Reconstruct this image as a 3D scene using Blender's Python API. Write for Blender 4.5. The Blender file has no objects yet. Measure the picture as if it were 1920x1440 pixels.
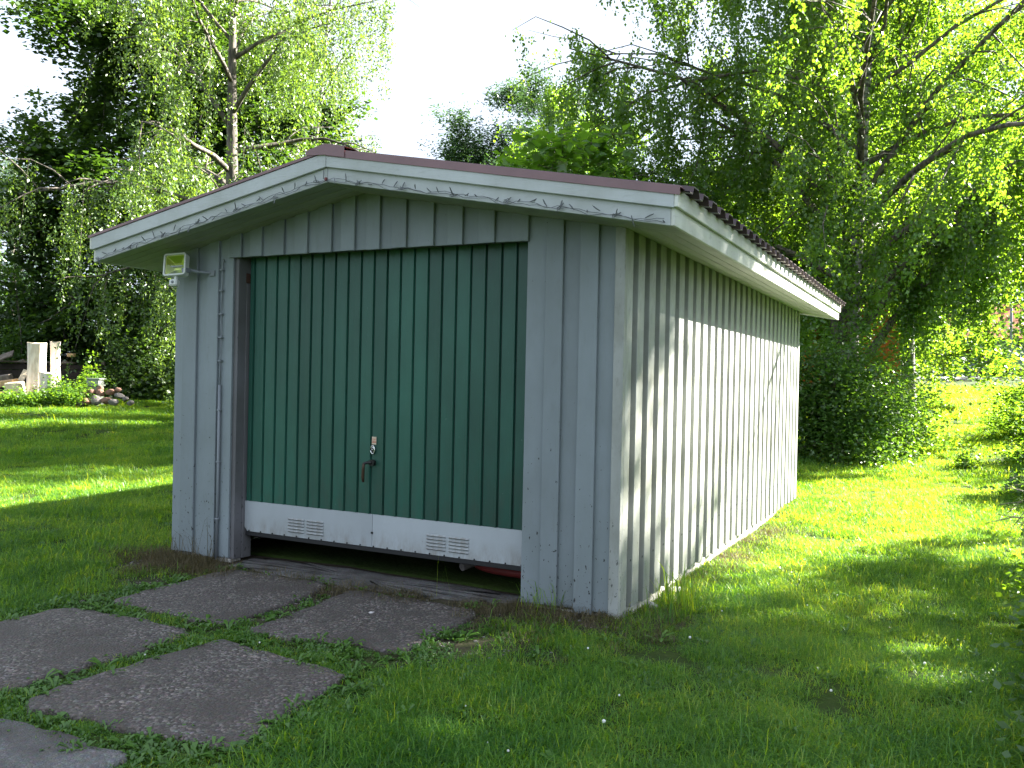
import bpy, math, random
import numpy as np

# ------------------------------------------------------------------ camera, sky, sun, exposure
sc = bpy.context.scene
COL = sc.collection
CAM = np.array([5.577, -5.0202, 1.413])
RGT = np.array([0.8912224, 0.45306625, 0.02129807])
UPV = np.array([-0.02147832, -0.00474756, 0.99975804])
FWD = np.array([-0.45305774, 0.89146421, -0.00549997])
FPX = 1643.2
from mathutils import Matrix, Vector
cd = bpy.data.cameras.new("camera")
cam = bpy.data.objects.new("camera", cd)
COL.objects.link(cam)
cd.sensor_width = 36.0
cd.lens = 36.0 * FPX / 1920.0
cd.clip_start = 0.05
cd.clip_end = 3000.0
M = Matrix.Identity(4)
for i in range(3):
    M[i][0] = RGT[i]; M[i][1] = UPV[i]; M[i][2] = -FWD[i]; M[i][3] = CAM[i]
cam.matrix_world = M
sc.camera = cam

SUN_EL = math.radians(31.5)
SUN_AZ = np.array([0.656, 0.755])            # horizontal direction towards the sun
SUN_DIR = Vector((SUN_AZ[0] * math.cos(SUN_EL), SUN_AZ[1] * math.cos(SUN_EL), math.sin(SUN_EL))).normalized()

world = bpy.data.worlds.new("World")
sc.world = world
world.use_nodes = True
wn, wl = world.node_tree.nodes, world.node_tree.links
wn.clear()
w_out = wn.new("ShaderNodeOutputWorld")
w_bg = wn.new("ShaderNodeBackground")
w_bg.inputs["Strength"].default_value = 0.05
w_sky = wn.new("ShaderNodeTexSky")
w_sky.sky_type = 'NISHITA'
w_sky.sun_disc = False
w_sky.sun_elevation = SUN_EL
w_sky.sun_rotation = math.atan2(SUN_AZ[0], SUN_AZ[1])
w_sky.air_density = 1.0
w_sky.dust_density = 0.6
w_tc = wn.new("ShaderNodeTexCoord")
w_noise = wn.new("ShaderNodeTexNoise")
w_noise.inputs["Scale"].default_value = 2.2
w_noise.inputs["Detail"].default_value = 6.0
w_noise.inputs["Roughness"].default_value = 0.55
w_ramp = wn.new("ShaderNodeValToRGB")
w_ramp.color_ramp.elements[0].position = 0.28
w_ramp.color_ramp.elements[0].color = (0.12, 0.12, 0.12, 1)
w_ramp.color_ramp.elements[1].position = 0.44
w_ramp.color_ramp.elements[1].color = (1, 1, 1, 1)
w_mix = wn.new("ShaderNodeMixRGB")
w_mix.inputs["Color2"].default_value = (2.1, 2.4, 2.9, 1)      # thin bright cloud
wl.new(w_tc.outputs["Generated"], w_noise.inputs["Vector"])
wl.new(w_noise.outputs["Fac"], w_ramp.inputs["Fac"])
wl.new(w_ramp.outputs["Color"], w_mix.inputs["Fac"])
wl.new(w_sky.outputs["Color"], w_mix.inputs["Color1"])
wl.new(w_mix.outputs["Color"], w_bg.inputs["Color"])
wl.new(w_bg.outputs["Background"], w_out.inputs["Surface"])

sd = bpy.data.lights.new("sun", 'SUN')
sd.energy = 5.0
sd.angle = math.radians(0.53)
sd.color = (1.0, 0.95, 0.85)
sun = bpy.data.objects.new("sun", sd)
COL.objects.link(sun)
sun.rotation_euler = (-SUN_DIR).to_track_quat('-Z', 'Y').to_euler()
sun.location = (20, 20, 20)

sc.view_settings.view_transform = 'Standard'
sc.view_settings.look = 'None'
sc.view_settings.exposure = 3.5
sc.view_settings.gamma = 1.0
sc.view_settings.use_curve_mapping = False
sc.render.engine = 'CYCLES'
sc.cycles.max_bounces = 6
sc.cycles.diffuse_bounces = 4
sc.cycles.transmission_bounces = 4
sc.cycles.transparent_max_bounces = 8
sc.cycles.caustics_reflective = False
sc.cycles.caustics_refractive = False
sc.cycles.use_denoising = True

# ------------------------------------------------------------------ helpers
def tag(o, label=None, cat=None, group=None, kind=None):
    if label: o["label"] = label
    if cat: o["category"] = cat
    if group: o["group"] = group
    if kind: o["kind"] = kind
    return o

def empty(name, loc=(0, 0, 0), parent=None):
    o = bpy.data.objects.new(name, None)
    o.empty_display_size = 0.2
    COL.objects.link(o)
    o.location = loc
    if parent: o.parent = parent
    return o

def link(name, me, mat=None, parent=None, loc=None):
    if mat is not None and not me.materials:
        me.materials.append(mat)
    o = bpy.data.objects.new(name, me)
    COL.objects.link(o)
    if parent: o.parent = parent
    if loc is not None: o.location = loc
    return o

def mesh_pydata(name, v, f, smooth=False):
    me = bpy.data.meshes.new(name)
    me.from_pydata([tuple(map(float, p)) for p in v], [], [tuple(map(int, q)) for q in f])
    me.update()
    if smooth:
        me.polygons.foreach_set("use_smooth", [True] * len(me.polygons))
    return me

def mesh_np(name, V, F, attrs=None, smooth=False):
    """V (n,3), F (m,k) with one k, attrs {name: per-face float array}"""
    V = np.asarray(V, np.float32); F = np.asarray(F, np.int32)
    me = bpy.data.meshes.new(name)
    m, k = F.shape
    me.vertices.add(len(V)); me.vertices.foreach_set("co", V.ravel())
    me.loops.add(m * k); me.loops.foreach_set("vertex_index", F.ravel())
    me.polygons.add(m); me.polygons.foreach_set("loop_start", np.arange(0, m * k, k, dtype=np.int32))
    me.update(calc_edges=True)
    if smooth:
        me.polygons.foreach_set("use_smooth", np.ones(m, bool))
    for an, arr in (attrs or {}).items():
        a = me.attributes.new(an, 'FLOAT', 'FACE')
        a.data.foreach_set("value", np.asarray(arr, np.float32))
    return me

class MB:
    """collects chamfered boxes, prisms and tubes into one mesh"""
    def __init__(s): s.v = []; s.f = []
    def add(s, v, f):
        n = len(s.v); s.v += [tuple(map(float, p)) for p in v]; s.f += [tuple(int(i) + n for i in q) for q in f]
    def box(s, a, b, c=0.0, top=None):
        """box a..b; top(x, y) -> z moves the upper vertices (slanted top)"""
        a = [min(a[i], b[i]) for i in range(3)] if True else a
        (x0, y0, z0), (x1, y1, z1) = a, b
        if c <= 0:
            v = [(x, y, z) for z in (z0, z1) for y in (y0, y1) for x in (x0, x1)]
            f = [(0, 2, 3, 1), (4, 5, 7, 6), (0, 1, 5, 4), (2, 6, 7, 3), (0, 4, 6, 2), (1, 3, 7, 5)]
        else:
            v = []; idx = {}
            for X in (0, 1):
                for Y in (0, 1):
                    for Z in (0, 1):
                        px, py, pz = (x0, x1)[X], (y0, y1)[Y], (z0, z1)[Z]
                        sx, sy, sz = (c, -c)[X], (c, -c)[Y], (c, -c)[Z]
                        for ax in range(3):
                            p = [px + sx, py + sy, pz + sz]; p[ax] = (px, py, pz)[ax]
                            idx[(X, Y, Z, ax)] = len(v); v.append(tuple(p))
            f = []
            q = lambda *k: f.append(tuple(idx[i] for i in k))
            for X in (0, 1):
                s_ = [(X, 0, 0, 0), (X, 1, 0, 0), (X, 1, 1, 0), (X, 0, 1, 0)]; q(*(s_ if X else s_[::-1]))
            for Y in (0, 1):
                s_ = [(0, Y, 0, 1), (0, Y, 1, 1), (1, Y, 1, 1), (1, Y, 0, 1)]; q(*(s_ if Y else s_[::-1]))
            for Z in (0, 1):
                s_ = [(0, 0, Z, 2), (1, 0, Z, 2), (1, 1, Z, 2), (0, 1, Z, 2)]; q(*(s_ if Z else s_[::-1]))
            for X in (0, 1):
                for Y in (0, 1): q((X, Y, 0, 0), (X, Y, 1, 0), (X, Y, 1, 1), (X, Y, 0, 1))
            for X in (0, 1):
                for Z in (0, 1): q((X, 0, Z, 0), (X, 1, Z, 0), (X, 1, Z, 2), (X, 0, Z, 2))
            for Y in (0, 1):
                for Z in (0, 1): q((0, Y, Z, 1), (1, Y, Z, 1), (1, Y, Z, 2), (0, Y, Z, 2))
            for X in (0, 1):
                for Y in (0, 1):
                    for Z in (0, 1): q((X, Y, Z, 0), (X, Y, Z, 1), (X, Y, Z, 2))
        if top is not None:
            zm = (z0 + z1) / 2
            v = [(x, y, z if z < zm else top(x, y) + (z - z1)) for x, y, z in v]
        s.add(v, f); return s
    def shear(s, fz):
        s.v = [(x, y, z + fz(x, y)) for x, y, z in s.v]; return s
    def tube(s, pts, rad, n=6, cap=True):
        v, f = tube_arrays(np.asarray(pts, float), np.broadcast_to(np.asarray(rad, float), (len(pts),)), n)
        b = len(v)
        f = [tuple(q) for q in f]
        if cap:
            f.append(tuple(range(n - 1, -1, -1))); f.append(tuple(range(b - n, b)))
        s.add(v, f); return s
    def prism(s, poly, y0, y1, axis=1):
        """poly of (a,b) extruded along axis"""
        n = len(poly)
        mk = {0: lambda a, b, t: (t, a, b), 1: lambda a, b, t: (a, t, b), 2: lambda a, b, t: (a, b, t)}[axis]
        v = [mk(a, b, y0) for a, b in poly] + [mk(a, b, y1) for a, b in poly]
        f = [tuple(range(n)), tuple(range(2 * n - 1, n - 1, -1))] + [(i, i + n, (i + 1) % n + n, (i + 1) % n) for i in range(n)]
        s.add(v, f); return s
    def build(s, name, mat, parent=None, smooth=False, loc=None):
        me = mesh_pydata(name, s.v, s.f, smooth)
        import bmesh
        bm = bmesh.new(); bm.from_mesh(me); bmesh.ops.recalc_face_normals(bm, faces=bm.faces); bm.to_mesh(me); bm.free()
        return link(name, me, mat, parent, loc)

def tube_arrays(P, r, n):
    k = len(P)
    T = np.gradient(P, axis=0); T /= np.linalg.norm(T, axis=1)[:, None] + 1e-9
    ref = np.array([0.0, 0, 1]) if abs(T[:, 2].mean()) < 0.8 else np.array([1.0, 0, 0])
    A = np.cross(T, ref); A /= np.linalg.norm(A, axis=1)[:, None] + 1e-9
    B = np.cross(T, A)
    th = np.linspace(0, 2 * np.pi, n, endpoint=False)
    V = P[:, None, :] + r[:, None, None] * (np.cos(th)[None, :, None] * A[:, None, :] + np.sin(th)[None, :, None] * B[:, None, :])
    F = []
    for i in range(k - 1):
        for j in range(n):
            F.append((i * n + j, i * n + (j + 1) % n, (i + 1) * n + (j + 1) % n, (i + 1) * n + j))
    return V.reshape(-1, 3), F

def smoothstep(a, b, x):
    t = np.clip((x - a) / (b - a), 0, 1); return t * t * (3 - 2 * t)

def at(px, d):
    """plan position on the bearing of photo column px, d metres ahead of the camera"""
    v = FWD + RGT * (px - 960) / FPX
    return float(CAM[0] + v[0] * d), float(CAM[1] + v[1] * d)

# ground height: level round the garage, rising gently behind it
def gz(x, y):
    x = np.asarray(x, float); y = np.asarray(y, float)
    d = np.hypot(x - 5.5, y + 5.0)
    u = d - 12.5
    rise = 0.045 * (0.5 * (u + np.sqrt(u * u + 9.0)) - 0.17)
    rise = np.minimum(rise, 2.3 + 0.004 * np.maximum(d - 60, 0))
    z = -0.055 + rise * smoothstep(6, 14, d)
    z = z - 0.055 * smoothstep(3.2, 3.9, x) * smoothstep(-0.15, 0.7, y) * (1 - smoothstep(5.0, 7.5, x))
    z = z + 0.035 * np.exp(-((x - 3.4) / 0.5) ** 4 - ((y + 0.12) / 0.22) ** 4)
    z = z + 0.022 * np.exp(-((x - 1.9) / 1.1) ** 4 - ((y - 0.3) / 0.7) ** 4)
    z = z + 0.012 * (np.sin(x * 2.1 + 0.6 * y) + np.sin(y * 1.7 - 0.9 * x + 1.0)) * (1 - np.exp(-(((x - 1.9) / 2.1) ** 4 + ((y - 2.9) / 3.9) ** 4)))
    z = z + 0.03 * (np.sin(x * 0.8 + 1.3) * np.sin(y * 0.7)) * smoothstep(7, 14, d)
    return z

# ------------------------------------------------------------------ materials
def new_mat(name):
    m = bpy.data.materials.new(name); m.use_nodes = True
    nt = m.node_tree
    return m, nt, nt.nodes["Principled BSDF"]

def simple(name, col, rough=0.6, metal=0.0, spec=0.5, var=0.0, scale=8.0, bump=0.0, bscale=40.0):
    m, nt, p = new_mat(name)
    p.inputs["Base Color"].default_value = (*col, 1)
    p.inputs["Roughness"].default_value = rough
    p.inputs["Metallic"].default_value = metal
    p.inputs["Specular IOR Level"].default_value = spec
    tc = nt.nodes.new("ShaderNodeTexCoord")
    if var > 0:
        n = nt.nodes.new("ShaderNodeTexNoise"); n.inputs["Scale"].default_value = scale; n.inputs["Detail"].default_value = 6
        r = nt.nodes.new("ShaderNodeValToRGB")
        r.color_ramp.elements[0].position = 0.3; r.color_ramp.elements[1].position = 0.7
        r.color_ramp.elements[0].color = (*[c * (1 - var) for c in col], 1)
        r.color_ramp.elements[1].color = (*[min(1, c * (1 + var)) for c in col], 1)
        nt.links.new(tc.outputs["Object"], n.inputs["Vector"]); nt.links.new(n.outputs["Fac"], r.inputs["Fac"])
        nt.links.new(r.outputs["Color"], p.inputs["Base Color"])
    if bump > 0:
        n2 = nt.nodes.new("ShaderNodeTexNoise"); n2.inputs["Scale"].default_value = bscale; n2.inputs["Detail"].default_value = 5
        b = nt.nodes.new("ShaderNodeBump"); b.inputs["Strength"].default_value = bump; b.inputs["Distance"].default_value = 0.01
        nt.links.new(tc.outputs["Object"], n2.inputs["Vector"]); nt.links.new(n2.outputs["Fac"], b.inputs["Height"])
        nt.links.new(b.outputs["Normal"], p.inputs["Normal"])
    return m

def worn_sheet(name, col, chip, chip_amt=0.72, splash=(0.10, 0.085, 0.065), z0=0.2, z1=0.9, splash_amt=0.5, rough=0.45, fade=0.2):
    """painted sheet metal: faded patches, small chips, scratches, dirt thrown up from the ground"""
    m, nt, p = new_mat(name); N, L = nt.nodes, nt.links
    tc = N.new("ShaderNodeTexCoord")
    def noise(scale, vec=(1, 1, 1), det=5, ro=0.6):
        mp = N.new("ShaderNodeMapping"); mp.inputs["Scale"].default_value = vec
        n = N.new("ShaderNodeTexNoise"); n.inputs["Scale"].default_value = scale; n.inputs["Detail"].default_value = det; n.inputs["Roughness"].default_value = ro
        L.new(tc.outputs["Object"], mp.inputs["Vector"]); L.new(mp.outputs["Vector"], n.inputs["Vector"]); return n
    def ramp(n, a, b, c0, c1):
        r = N.new("ShaderNodeValToRGB"); r.color_ramp.elements[0].position = a; r.color_ramp.elements[1].position = b
        r.color_ramp.elements[0].color = (*c0, 1); r.color_ramp.elements[1].color = (*c1, 1); L.new(n.outputs["Fac"], r.inputs["Fac"]); return r
    base = ramp(noise(2.2, (1, 1, 0.5), 7), 0.3, 0.72, [c * (1 - fade) for c in col], [c * (1 + fade * 1.3) for c in col])
    oi = N.new("ShaderNodeObjectInfo"); hsv = N.new("ShaderNodeHueSaturation"); mr = N.new("ShaderNodeMapRange")
    mr.inputs["To Min"].default_value = 0.86; mr.inputs["To Max"].default_value = 1.14
    L.new(oi.outputs["Random"], mr.inputs["Value"]); L.new(mr.outputs["Result"], hsv.inputs["Value"]); L.new(base.outputs["Color"], hsv.inputs["Color"])
    ch = ramp(noise(70, (1, 1, 0.5), 3), chip_amt, chip_amt + 0.02, (0, 0, 0), (1, 1, 1))
    m1 = N.new("ShaderNodeMixRGB"); m1.inputs["Color2"].default_value = (*chip, 1); L.new(ch.outputs["Color"], m1.inputs["Fac"]); L.new(hsv.outputs["Color"], m1.inputs["Color1"])
    sx = N.new("ShaderNodeSeparateXYZ"); L.new(tc.outputs["Object"], sx.inputs[0])
    hz = N.new("ShaderNodeMapRange"); hz.inputs["From Min"].default_value = z0; hz.inputs["From Max"].default_value = z1
    hz.inputs["To Min"].default_value = splash_amt; hz.inputs["To Max"].default_value = 0.0; L.new(sx.outputs["Z"], hz.inputs["Value"])
    sp = ramp(noise(14, (1, 1, 0.35), 8, 0.75), 0.42, 0.68, (0, 0, 0), (1, 1, 1))
    mm = N.new("ShaderNodeMath"); mm.operation = 'MULTIPLY'; L.new(hz.outputs["Result"], mm.inputs[0]); L.new(sp.outputs["Color"], mm.inputs[1])
    m2 = N.new("ShaderNodeMixRGB"); m2.inputs["Color2"].default_value = (*splash, 1); L.new(mm.outputs[0], m2.inputs["Fac"]); L.new(m1.outputs["Color"], m2.inputs["Color1"])
    L.new(m2.outputs["Color"], p.inputs["Base Color"]); p.inputs["Roughness"].default_value = rough; p.inputs["Specular IOR Level"].default_value = 0.4
    b = N.new("ShaderNodeBump"); b.inputs["Strength"].default_value = 0.15; b.inputs["Distance"].default_value = 0.02
    L.new(noise(6, (1, 1, 0.4), 4).outputs["Fac"], b.inputs["Height"]); L.new(b.outputs["Normal"], p.inputs["Normal"])
    return m

def painted_wood(name, col, grain='z', specks=0.0, wear=0.25, rough=0.55):
    """weathered paint on sawn boards: grain stretched along the board, mildew streaks, dark specks of dirt"""
    m, nt, p = new_mat(name)
    N, L = nt.nodes, nt.links
    tc = N.new("ShaderNodeTexCoord")
    def noise(scale, vec, detail=5, rough=0.6):
        mp = N.new("ShaderNodeMapping"); mp.inputs["Scale"].default_value = vec
        n = N.new("ShaderNodeTexNoise"); n.inputs["Scale"].default_value = scale; n.inputs["Detail"].default_value = detail
        n.inputs["Roughness"].default_value = rough
        L.new(tc.outputs["Object"], mp.inputs["Vector"]); L.new(mp.outputs["Vector"], n.inputs["Vector"]); return n
    sv = {'z': (1, 1, 0.04), 'y': (1, 0.04, 1), 'x': (0.04, 1, 1)}[grain]
    gr = noise(120, sv, 4)
    big = noise(3.0, (1, 1, 0.6), 5)
    mold = noise(30, tuple(0.25 if c < 0.5 else 1 for c in sv), 8, 0.7)
    oi = N.new("ShaderNodeObjectInfo")
    hsv = N.new("ShaderNodeHueSaturation"); hsv.inputs["Color"].default_value = (*col, 1)
    mr = N.new("ShaderNodeMapRange"); mr.inputs["To Min"].default_value = 0.9; mr.inputs["To Max"].default_value = 1.08
    L.new(oi.outputs["Random"], mr.inputs["Value"]); L.new(mr.outputs["Result"], hsv.inputs["Value"])
    r1 = N.new("ShaderNodeValToRGB"); r1.color_ramp.elements[0].position = 0.35; r1.color_ramp.elements[1].position = 0.7
    r1.color_ramp.elements[0].color = (1 - wear, 1 - wear, 1 - wear * 1.15, 1); r1.color_ramp.elements[1].color = (1, 1, 1, 1)
    L.new(big.outputs["Fac"], r1.inputs["Fac"])
    m1 = N.new("ShaderNodeMixRGB"); m1.blend_type = 'MULTIPLY'; m1.inputs["Fac"].default_value = 1
    L.new(hsv.outputs["Color"], m1.inputs["Color1"]); L.new(r1.outputs["Color"], m1.inputs["Color2"])
    r2 = N.new("ShaderNodeValToRGB"); r2.color_ramp.elements[0].position = 0.56; r2.color_ramp.elements[1].position = 0.72
    r2.color_ramp.elements[0].color = (0, 0, 0, 1); r2.color_ramp.elements[1].color = (1, 1, 1, 1)
    L.new(mold.outputs["Fac"], r2.inputs["Fac"])
    mm = N.new("ShaderNodeMath"); mm.operation = 'MULTIPLY'; mm.inputs[1].default_value = wear * 1.2
    L.new(r2.outputs["Color"], mm.inputs[0])
    m2 = N.new("ShaderNodeMixRGB"); m2.inputs["Color2"].default_value = (0.12, 0.12, 0.09, 1)
    L.new(mm.outputs[0], m2.inputs["Fac"]); L.new(m1.outputs["Color"], m2.inputs["Color1"])
    last = m2
    if specks > 0:
        vo = noise(55, (1, 1, 0.55), 3, 0.5)
        sx = N.new("ShaderNodeSeparateXYZ"); L.new(tc.outputs["Object"], sx.inputs[0])
        hz = N.new("ShaderNodeMapRange"); hz.inputs["From Min"].default_value = 0.0; hz.inputs["From Max"].default_value = 1.3
        hz.inputs["To Min"].default_value = 0.645; hz.inputs["To Max"].default_value = 0.745
        L.new(sx.outputs["Z"], hz.inputs["Value"])
        gt = N.new("ShaderNodeMath"); gt.operation = 'GREATER_THAN'
        L.new(vo.outputs["Fac"], gt.inputs[0]); L.new(hz.outputs["Result"], gt.inputs[1])
        ms = N.new("ShaderNodeMath"); ms.operation = 'MULTIPLY'; ms.inputs[1].default_value = specks
        L.new(gt.outputs[0], ms.inputs[0])
        m3 = N.new("ShaderNodeMixRGB"); m3.inputs["Color2"].default_value = (0.02, 0.02, 0.018, 1)
        L.new(ms.outputs[0], m3.inputs["Fac"]); L.new(last.outputs["Color"], m3.inputs["Color1"]); last = m3
    L.new(last.outputs["Color"], p.inputs["Base Color"])
    p.inputs["Roughness"].default_value = rough
    p.inputs["Specular IOR Level"].default_value = 0.35
    b = N.new("ShaderNodeBump"); b.inputs["Strength"].default_value = 0.35; b.inputs["Distance"].default_value = 0.004
    L.new(gr.outputs["Fac"], b.inputs["Height"]); L.new(b.outputs["Normal"], p.inputs["Normal"])
    return m

def leaf_mat(name, c0, c1, trans=0.45, tcol=None, gloss=0.05, rough=0.4, patch=False):
    """thin leaf: diffuse front, yellower light passing through, a little gloss; tint varies leaf by leaf"""
    m = bpy.data.materials.new(name); m.use_nodes = True
    nt = m.node_tree; N, L = nt.nodes, nt.links; N.clear()
    out = N.new("ShaderNodeOutputMaterial")
    at_ = N.new("ShaderNodeAttribute"); at_.attribute_name = "tint"
    r = N.new("ShaderNodeValToRGB")
    r.color_ramp.elements[0].color = (*c0, 1); r.color_ramp.elements[1].color = (*c1, 1)
    if patch:                               # lusher and poorer patches of lawn
        ge = N.new("ShaderNodeNewGeometry"); n1 = N.new("ShaderNodeTexNoise"); n1.inputs["Scale"].default_value = 1.1; n1.inputs["Detail"].default_value = 5
        n1.inputs["Roughness"].default_value = 0.65
        mr = N.new("ShaderNodeMapRange"); mr.inputs["From Min"].default_value = 0.3; mr.inputs["From Max"].default_value = 0.7
        mr.inputs["To Min"].default_value = -0.42; mr.inputs["To Max"].default_value = 0.42
        ad = N.new("ShaderNodeMath"); ad.operation = 'ADD'; ad.use_clamp = True
        L.new(ge.outputs["Position"], n1.inputs["Vector"]); L.new(n1.outputs["Fac"], mr.inputs["Value"])
        L.new(at_.outputs["Fac"], ad.inputs[0]); L.new(mr.outputs["Result"], ad.inputs[1]); L.new(ad.outputs[0], r.inputs["Fac"])
        e_ = r.color_ramp.elements.new(0.93); e_.color = (*c1, 1)
        r.color_ramp.elements[2].color = (c1[0] * 1.4, c1[1] * 1.04, c1[2] * 1.4, 1)
    else:
        L.new(at_.outputs["Fac"], r.inputs["Fac"])
    d = N.new("ShaderNodeBsdfDiffuse"); t = N.new("ShaderNodeBsdfTranslucent"); g = N.new("ShaderNodeBsdfGlossy")
    g.inputs["Roughness"].default_value = rough
    L.new(r.outputs["Color"], d.inputs["Color"])
    mul = N.new("ShaderNodeMixRGB"); mul.blend_type = 'MULTIPLY'; mul.inputs["Fac"].default_value = 1
    mul.inputs["Color2"].default_value = (*(tcol or (2.6, 2.2, 0.8)), 1)
    L.new(r.outputs["Color"], mul.inputs["Color1"]); L.new(mul.outputs["Color"], t.inputs["Color"])
    m1 = N.new("ShaderNodeMixShader"); m1.inputs["Fac"].default_value = trans
    L.new(d.outputs[0], m1.inputs[1]); L.new(t.outputs[0], m1.inputs[2])
    m2 = N.new("ShaderNodeMixShader"); m2.inputs["Fac"].default_value = gloss
    L.new(m1.outputs[0], m2.inputs[1]); L.new(g.outputs[0], m2.inputs[2])
    L.new(m2.outputs[0], out.inputs["Surface"])
    return m

def bark_mat(name, base, dark, white=False):
    m, nt, p = new_mat(name); N, L = nt.nodes, nt.links
    tc = N.new("ShaderNodeTexCoord")
    mp = N.new("ShaderNodeMapping"); mp.inputs["Scale"].default_value = (1, 1, 3.0 if white else 0.25)
    n = N.new("ShaderNodeTexNoise"); n.inputs["Scale"].default_value = 4 if white else 14; n.inputs["Detail"].default_value = 8
    L.new(tc.outputs["Object"], mp.inputs["Vector"]); L.new(mp.outputs["Vector"], n.inputs["Vector"])
    r = N.new("ShaderNodeValToRGB"); r.color_ramp.elements[0].position = 0.42; r.color_ramp.elements[1].position = 0.56
    r.color_ramp.elements[0].color = (*dark, 1); r.color_ramp.elements[1].color = (*base, 1)
    L.new(n.outputs["Fac"], r.inputs["Fac"]); L.new(r.outputs["Color"], p.inputs["Base Color"])
    p.inputs["Roughness"].default_value = 0.85
    b = N.new("ShaderNodeBump"); b.inputs["Strength"].default_value = 0.6; b.inputs["Distance"].default_value = 0.02
    L.new(n.outputs["Fac"], b.inputs["Height"]); L.new(b.outputs["Normal"], p.inputs["Normal"])
    return m

def ground_material():
    m, nt, p = new_mat("turf_and_soil"); N, L = nt.nodes, nt.links
    tc = N.new("ShaderNodeTexCoord")
    def noise(s, d=6):
        n = N.new("ShaderNodeTexNoise"); n.inputs["Scale"].default_value = s; n.inputs["Detail"].default_value = d
        L.new(tc.outputs["Object"], n.inputs["Vector"]); return n
    n1, n2 = noise(1.3), noise(28)
    r = N.new("ShaderNodeValToRGB"); r.color_ramp.elements[0].color = (0.020, 0.036, 0.008, 1); r.color_ramp.elements[1].color = (0.040, 0.065, 0.012, 1)
    r.color_ramp.elements[0].position = 0.35; r.color_ramp.elements[1].position = 0.7
    L.new(n1.outputs["Fac"], r.inputs["Fac"])
    rs = N.new("ShaderNodeValToRGB"); rs.color_ramp.elements[0].color = (0.035, 0.026, 0.018, 1); rs.color_ramp.elements[1].color = (0.085, 0.07, 0.055, 1)
    L.new(n2.outputs["Fac"], rs.inputs["Fac"])
    a = N.new("ShaderNodeAttribute"); a.attribute_name = "soil"
    ad = N.new("ShaderNodeMath"); ad.operation = 'ADD'; ad.use_clamp = True
    L.new(a.outputs["Fac"], ad.inputs[0])
    rr = N.new("ShaderNodeMapRange"); rr.inputs["To Min"].default_value = -0.6; rr.inputs["To Max"].default_value = 0.6
    L.new(n2.outputs["Fac"], rr.inputs["Value"]); L.new(rr.outputs["Result"], ad.inputs[1])
    mx = N.new("ShaderNodeMixRGB"); L.new(ad.outputs[0], mx.inputs["Fac"]); L.new(r.outputs["Color"], mx.inputs["Color1"]); L.new(rs.outputs["Color"], mx.inputs["Color2"])
    L.new(mx.outputs["Color"], p.inputs["Base Color"]); p.inputs["Roughness"].default_value = 0.95; p.inputs["Specular IOR Level"].default_value = 0.1
    b = N.new("ShaderNodeBump"); b.inputs["Strength"].default_value = 0.7; b.inputs["Distance"].default_value = 0.02
    L.new(n2.outputs["Fac"], b.inputs["Height"]); L.new(b.outputs["Normal"], p.inputs["Normal"])
    return m

def aggregate_mat(name, lo, hi, peb=90.0, stain=(0.05, 0.045, 0.04)):
    """worn concrete with the gravel showing"""
    m, nt, p = new_mat(name); N, L = nt.nodes, nt.links
    tc = N.new("ShaderNodeTexCoord")
    v = N.new("ShaderNodeTexVoronoi"); v.inputs["Scale"].default_value = peb
    L.new(tc.outputs["Object"], v.inputs["Vector"])
    n1 = N.new("ShaderNodeTexNoise"); n1.inputs["Scale"].default_value = 2.3; n1.inputs["Detail"].default_value = 7; n1.inputs["Roughness"].default_value = 0.62
    n2 = N.new("ShaderNodeTexNoise"); n2.inputs["Scale"].default_value = 45; n2.inputs["Detail"].default_value = 6
    L.new(tc.outputs["Object"], n1.inputs["Vector"]); L.new(tc.outputs["Object"], n2.inputs["Vector"])
    sep = N.new("ShaderNodeSeparateColor"); L.new(v.outputs["Color"], sep.inputs[0])
    r = N.new("ShaderNodeValToRGB"); r.color_ramp.elements[0].color = (*lo, 1); r.color_ramp.elements[1].color = (*hi, 1)
    r.color_ramp.elements[0].position = 0.25
    e_ = r.color_ramp.elements.new(0.8); e_.color = (*[0.62 * a_ + 0.38 * b_ for a_, b_ in zip(lo, hi)], 1)
    L.new(sep.outputs[0], r.inputs["Fac"])
    rs = N.new("ShaderNodeValToRGB"); rs.color_ramp.elements[0].position = 0.38; rs.color_ramp.elements[1].position = 0.66
    L.new(n1.outputs["Fac"], rs.inputs["Fac"])
    mx = N.new("ShaderNodeMixRGB"); mx.inputs["Color1"].default_value = (*stain, 1)
    L.new(rs.outputs["Color"], mx.inputs["Fac"]); L.new(r.outputs["Color"], mx.inputs["Color2"])
    m2 = N.new("ShaderNodeMixRGB"); m2.blend_type = 'OVERLAY'; m2.inputs["Fac"].default_value = 0.5
    L.new(mx.outputs["Color"], m2.inputs["Color1"]); L.new(n2.outputs["Color"], m2.inputs["Color2"])
    h = N.new("ShaderNodeHueSaturation"); h.inputs["Saturation"].default_value = 0.75; L.new(m2.outputs["Color"], h.inputs["Color"])
    L.new(h.outputs["Color"], p.inputs["Base Color"]); p.inputs["Roughness"].default_value = 0.8
    b = N.new("ShaderNodeBump"); b.inputs["Strength"].default_value = 0.8; b.inputs["Distance"].default_value = 0.008; b.invert = True
    L.new(v.outputs["Distance"], b.inputs["Height"]); L.new(b.outputs["Normal"], p.inputs["Normal"])
    return m

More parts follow.
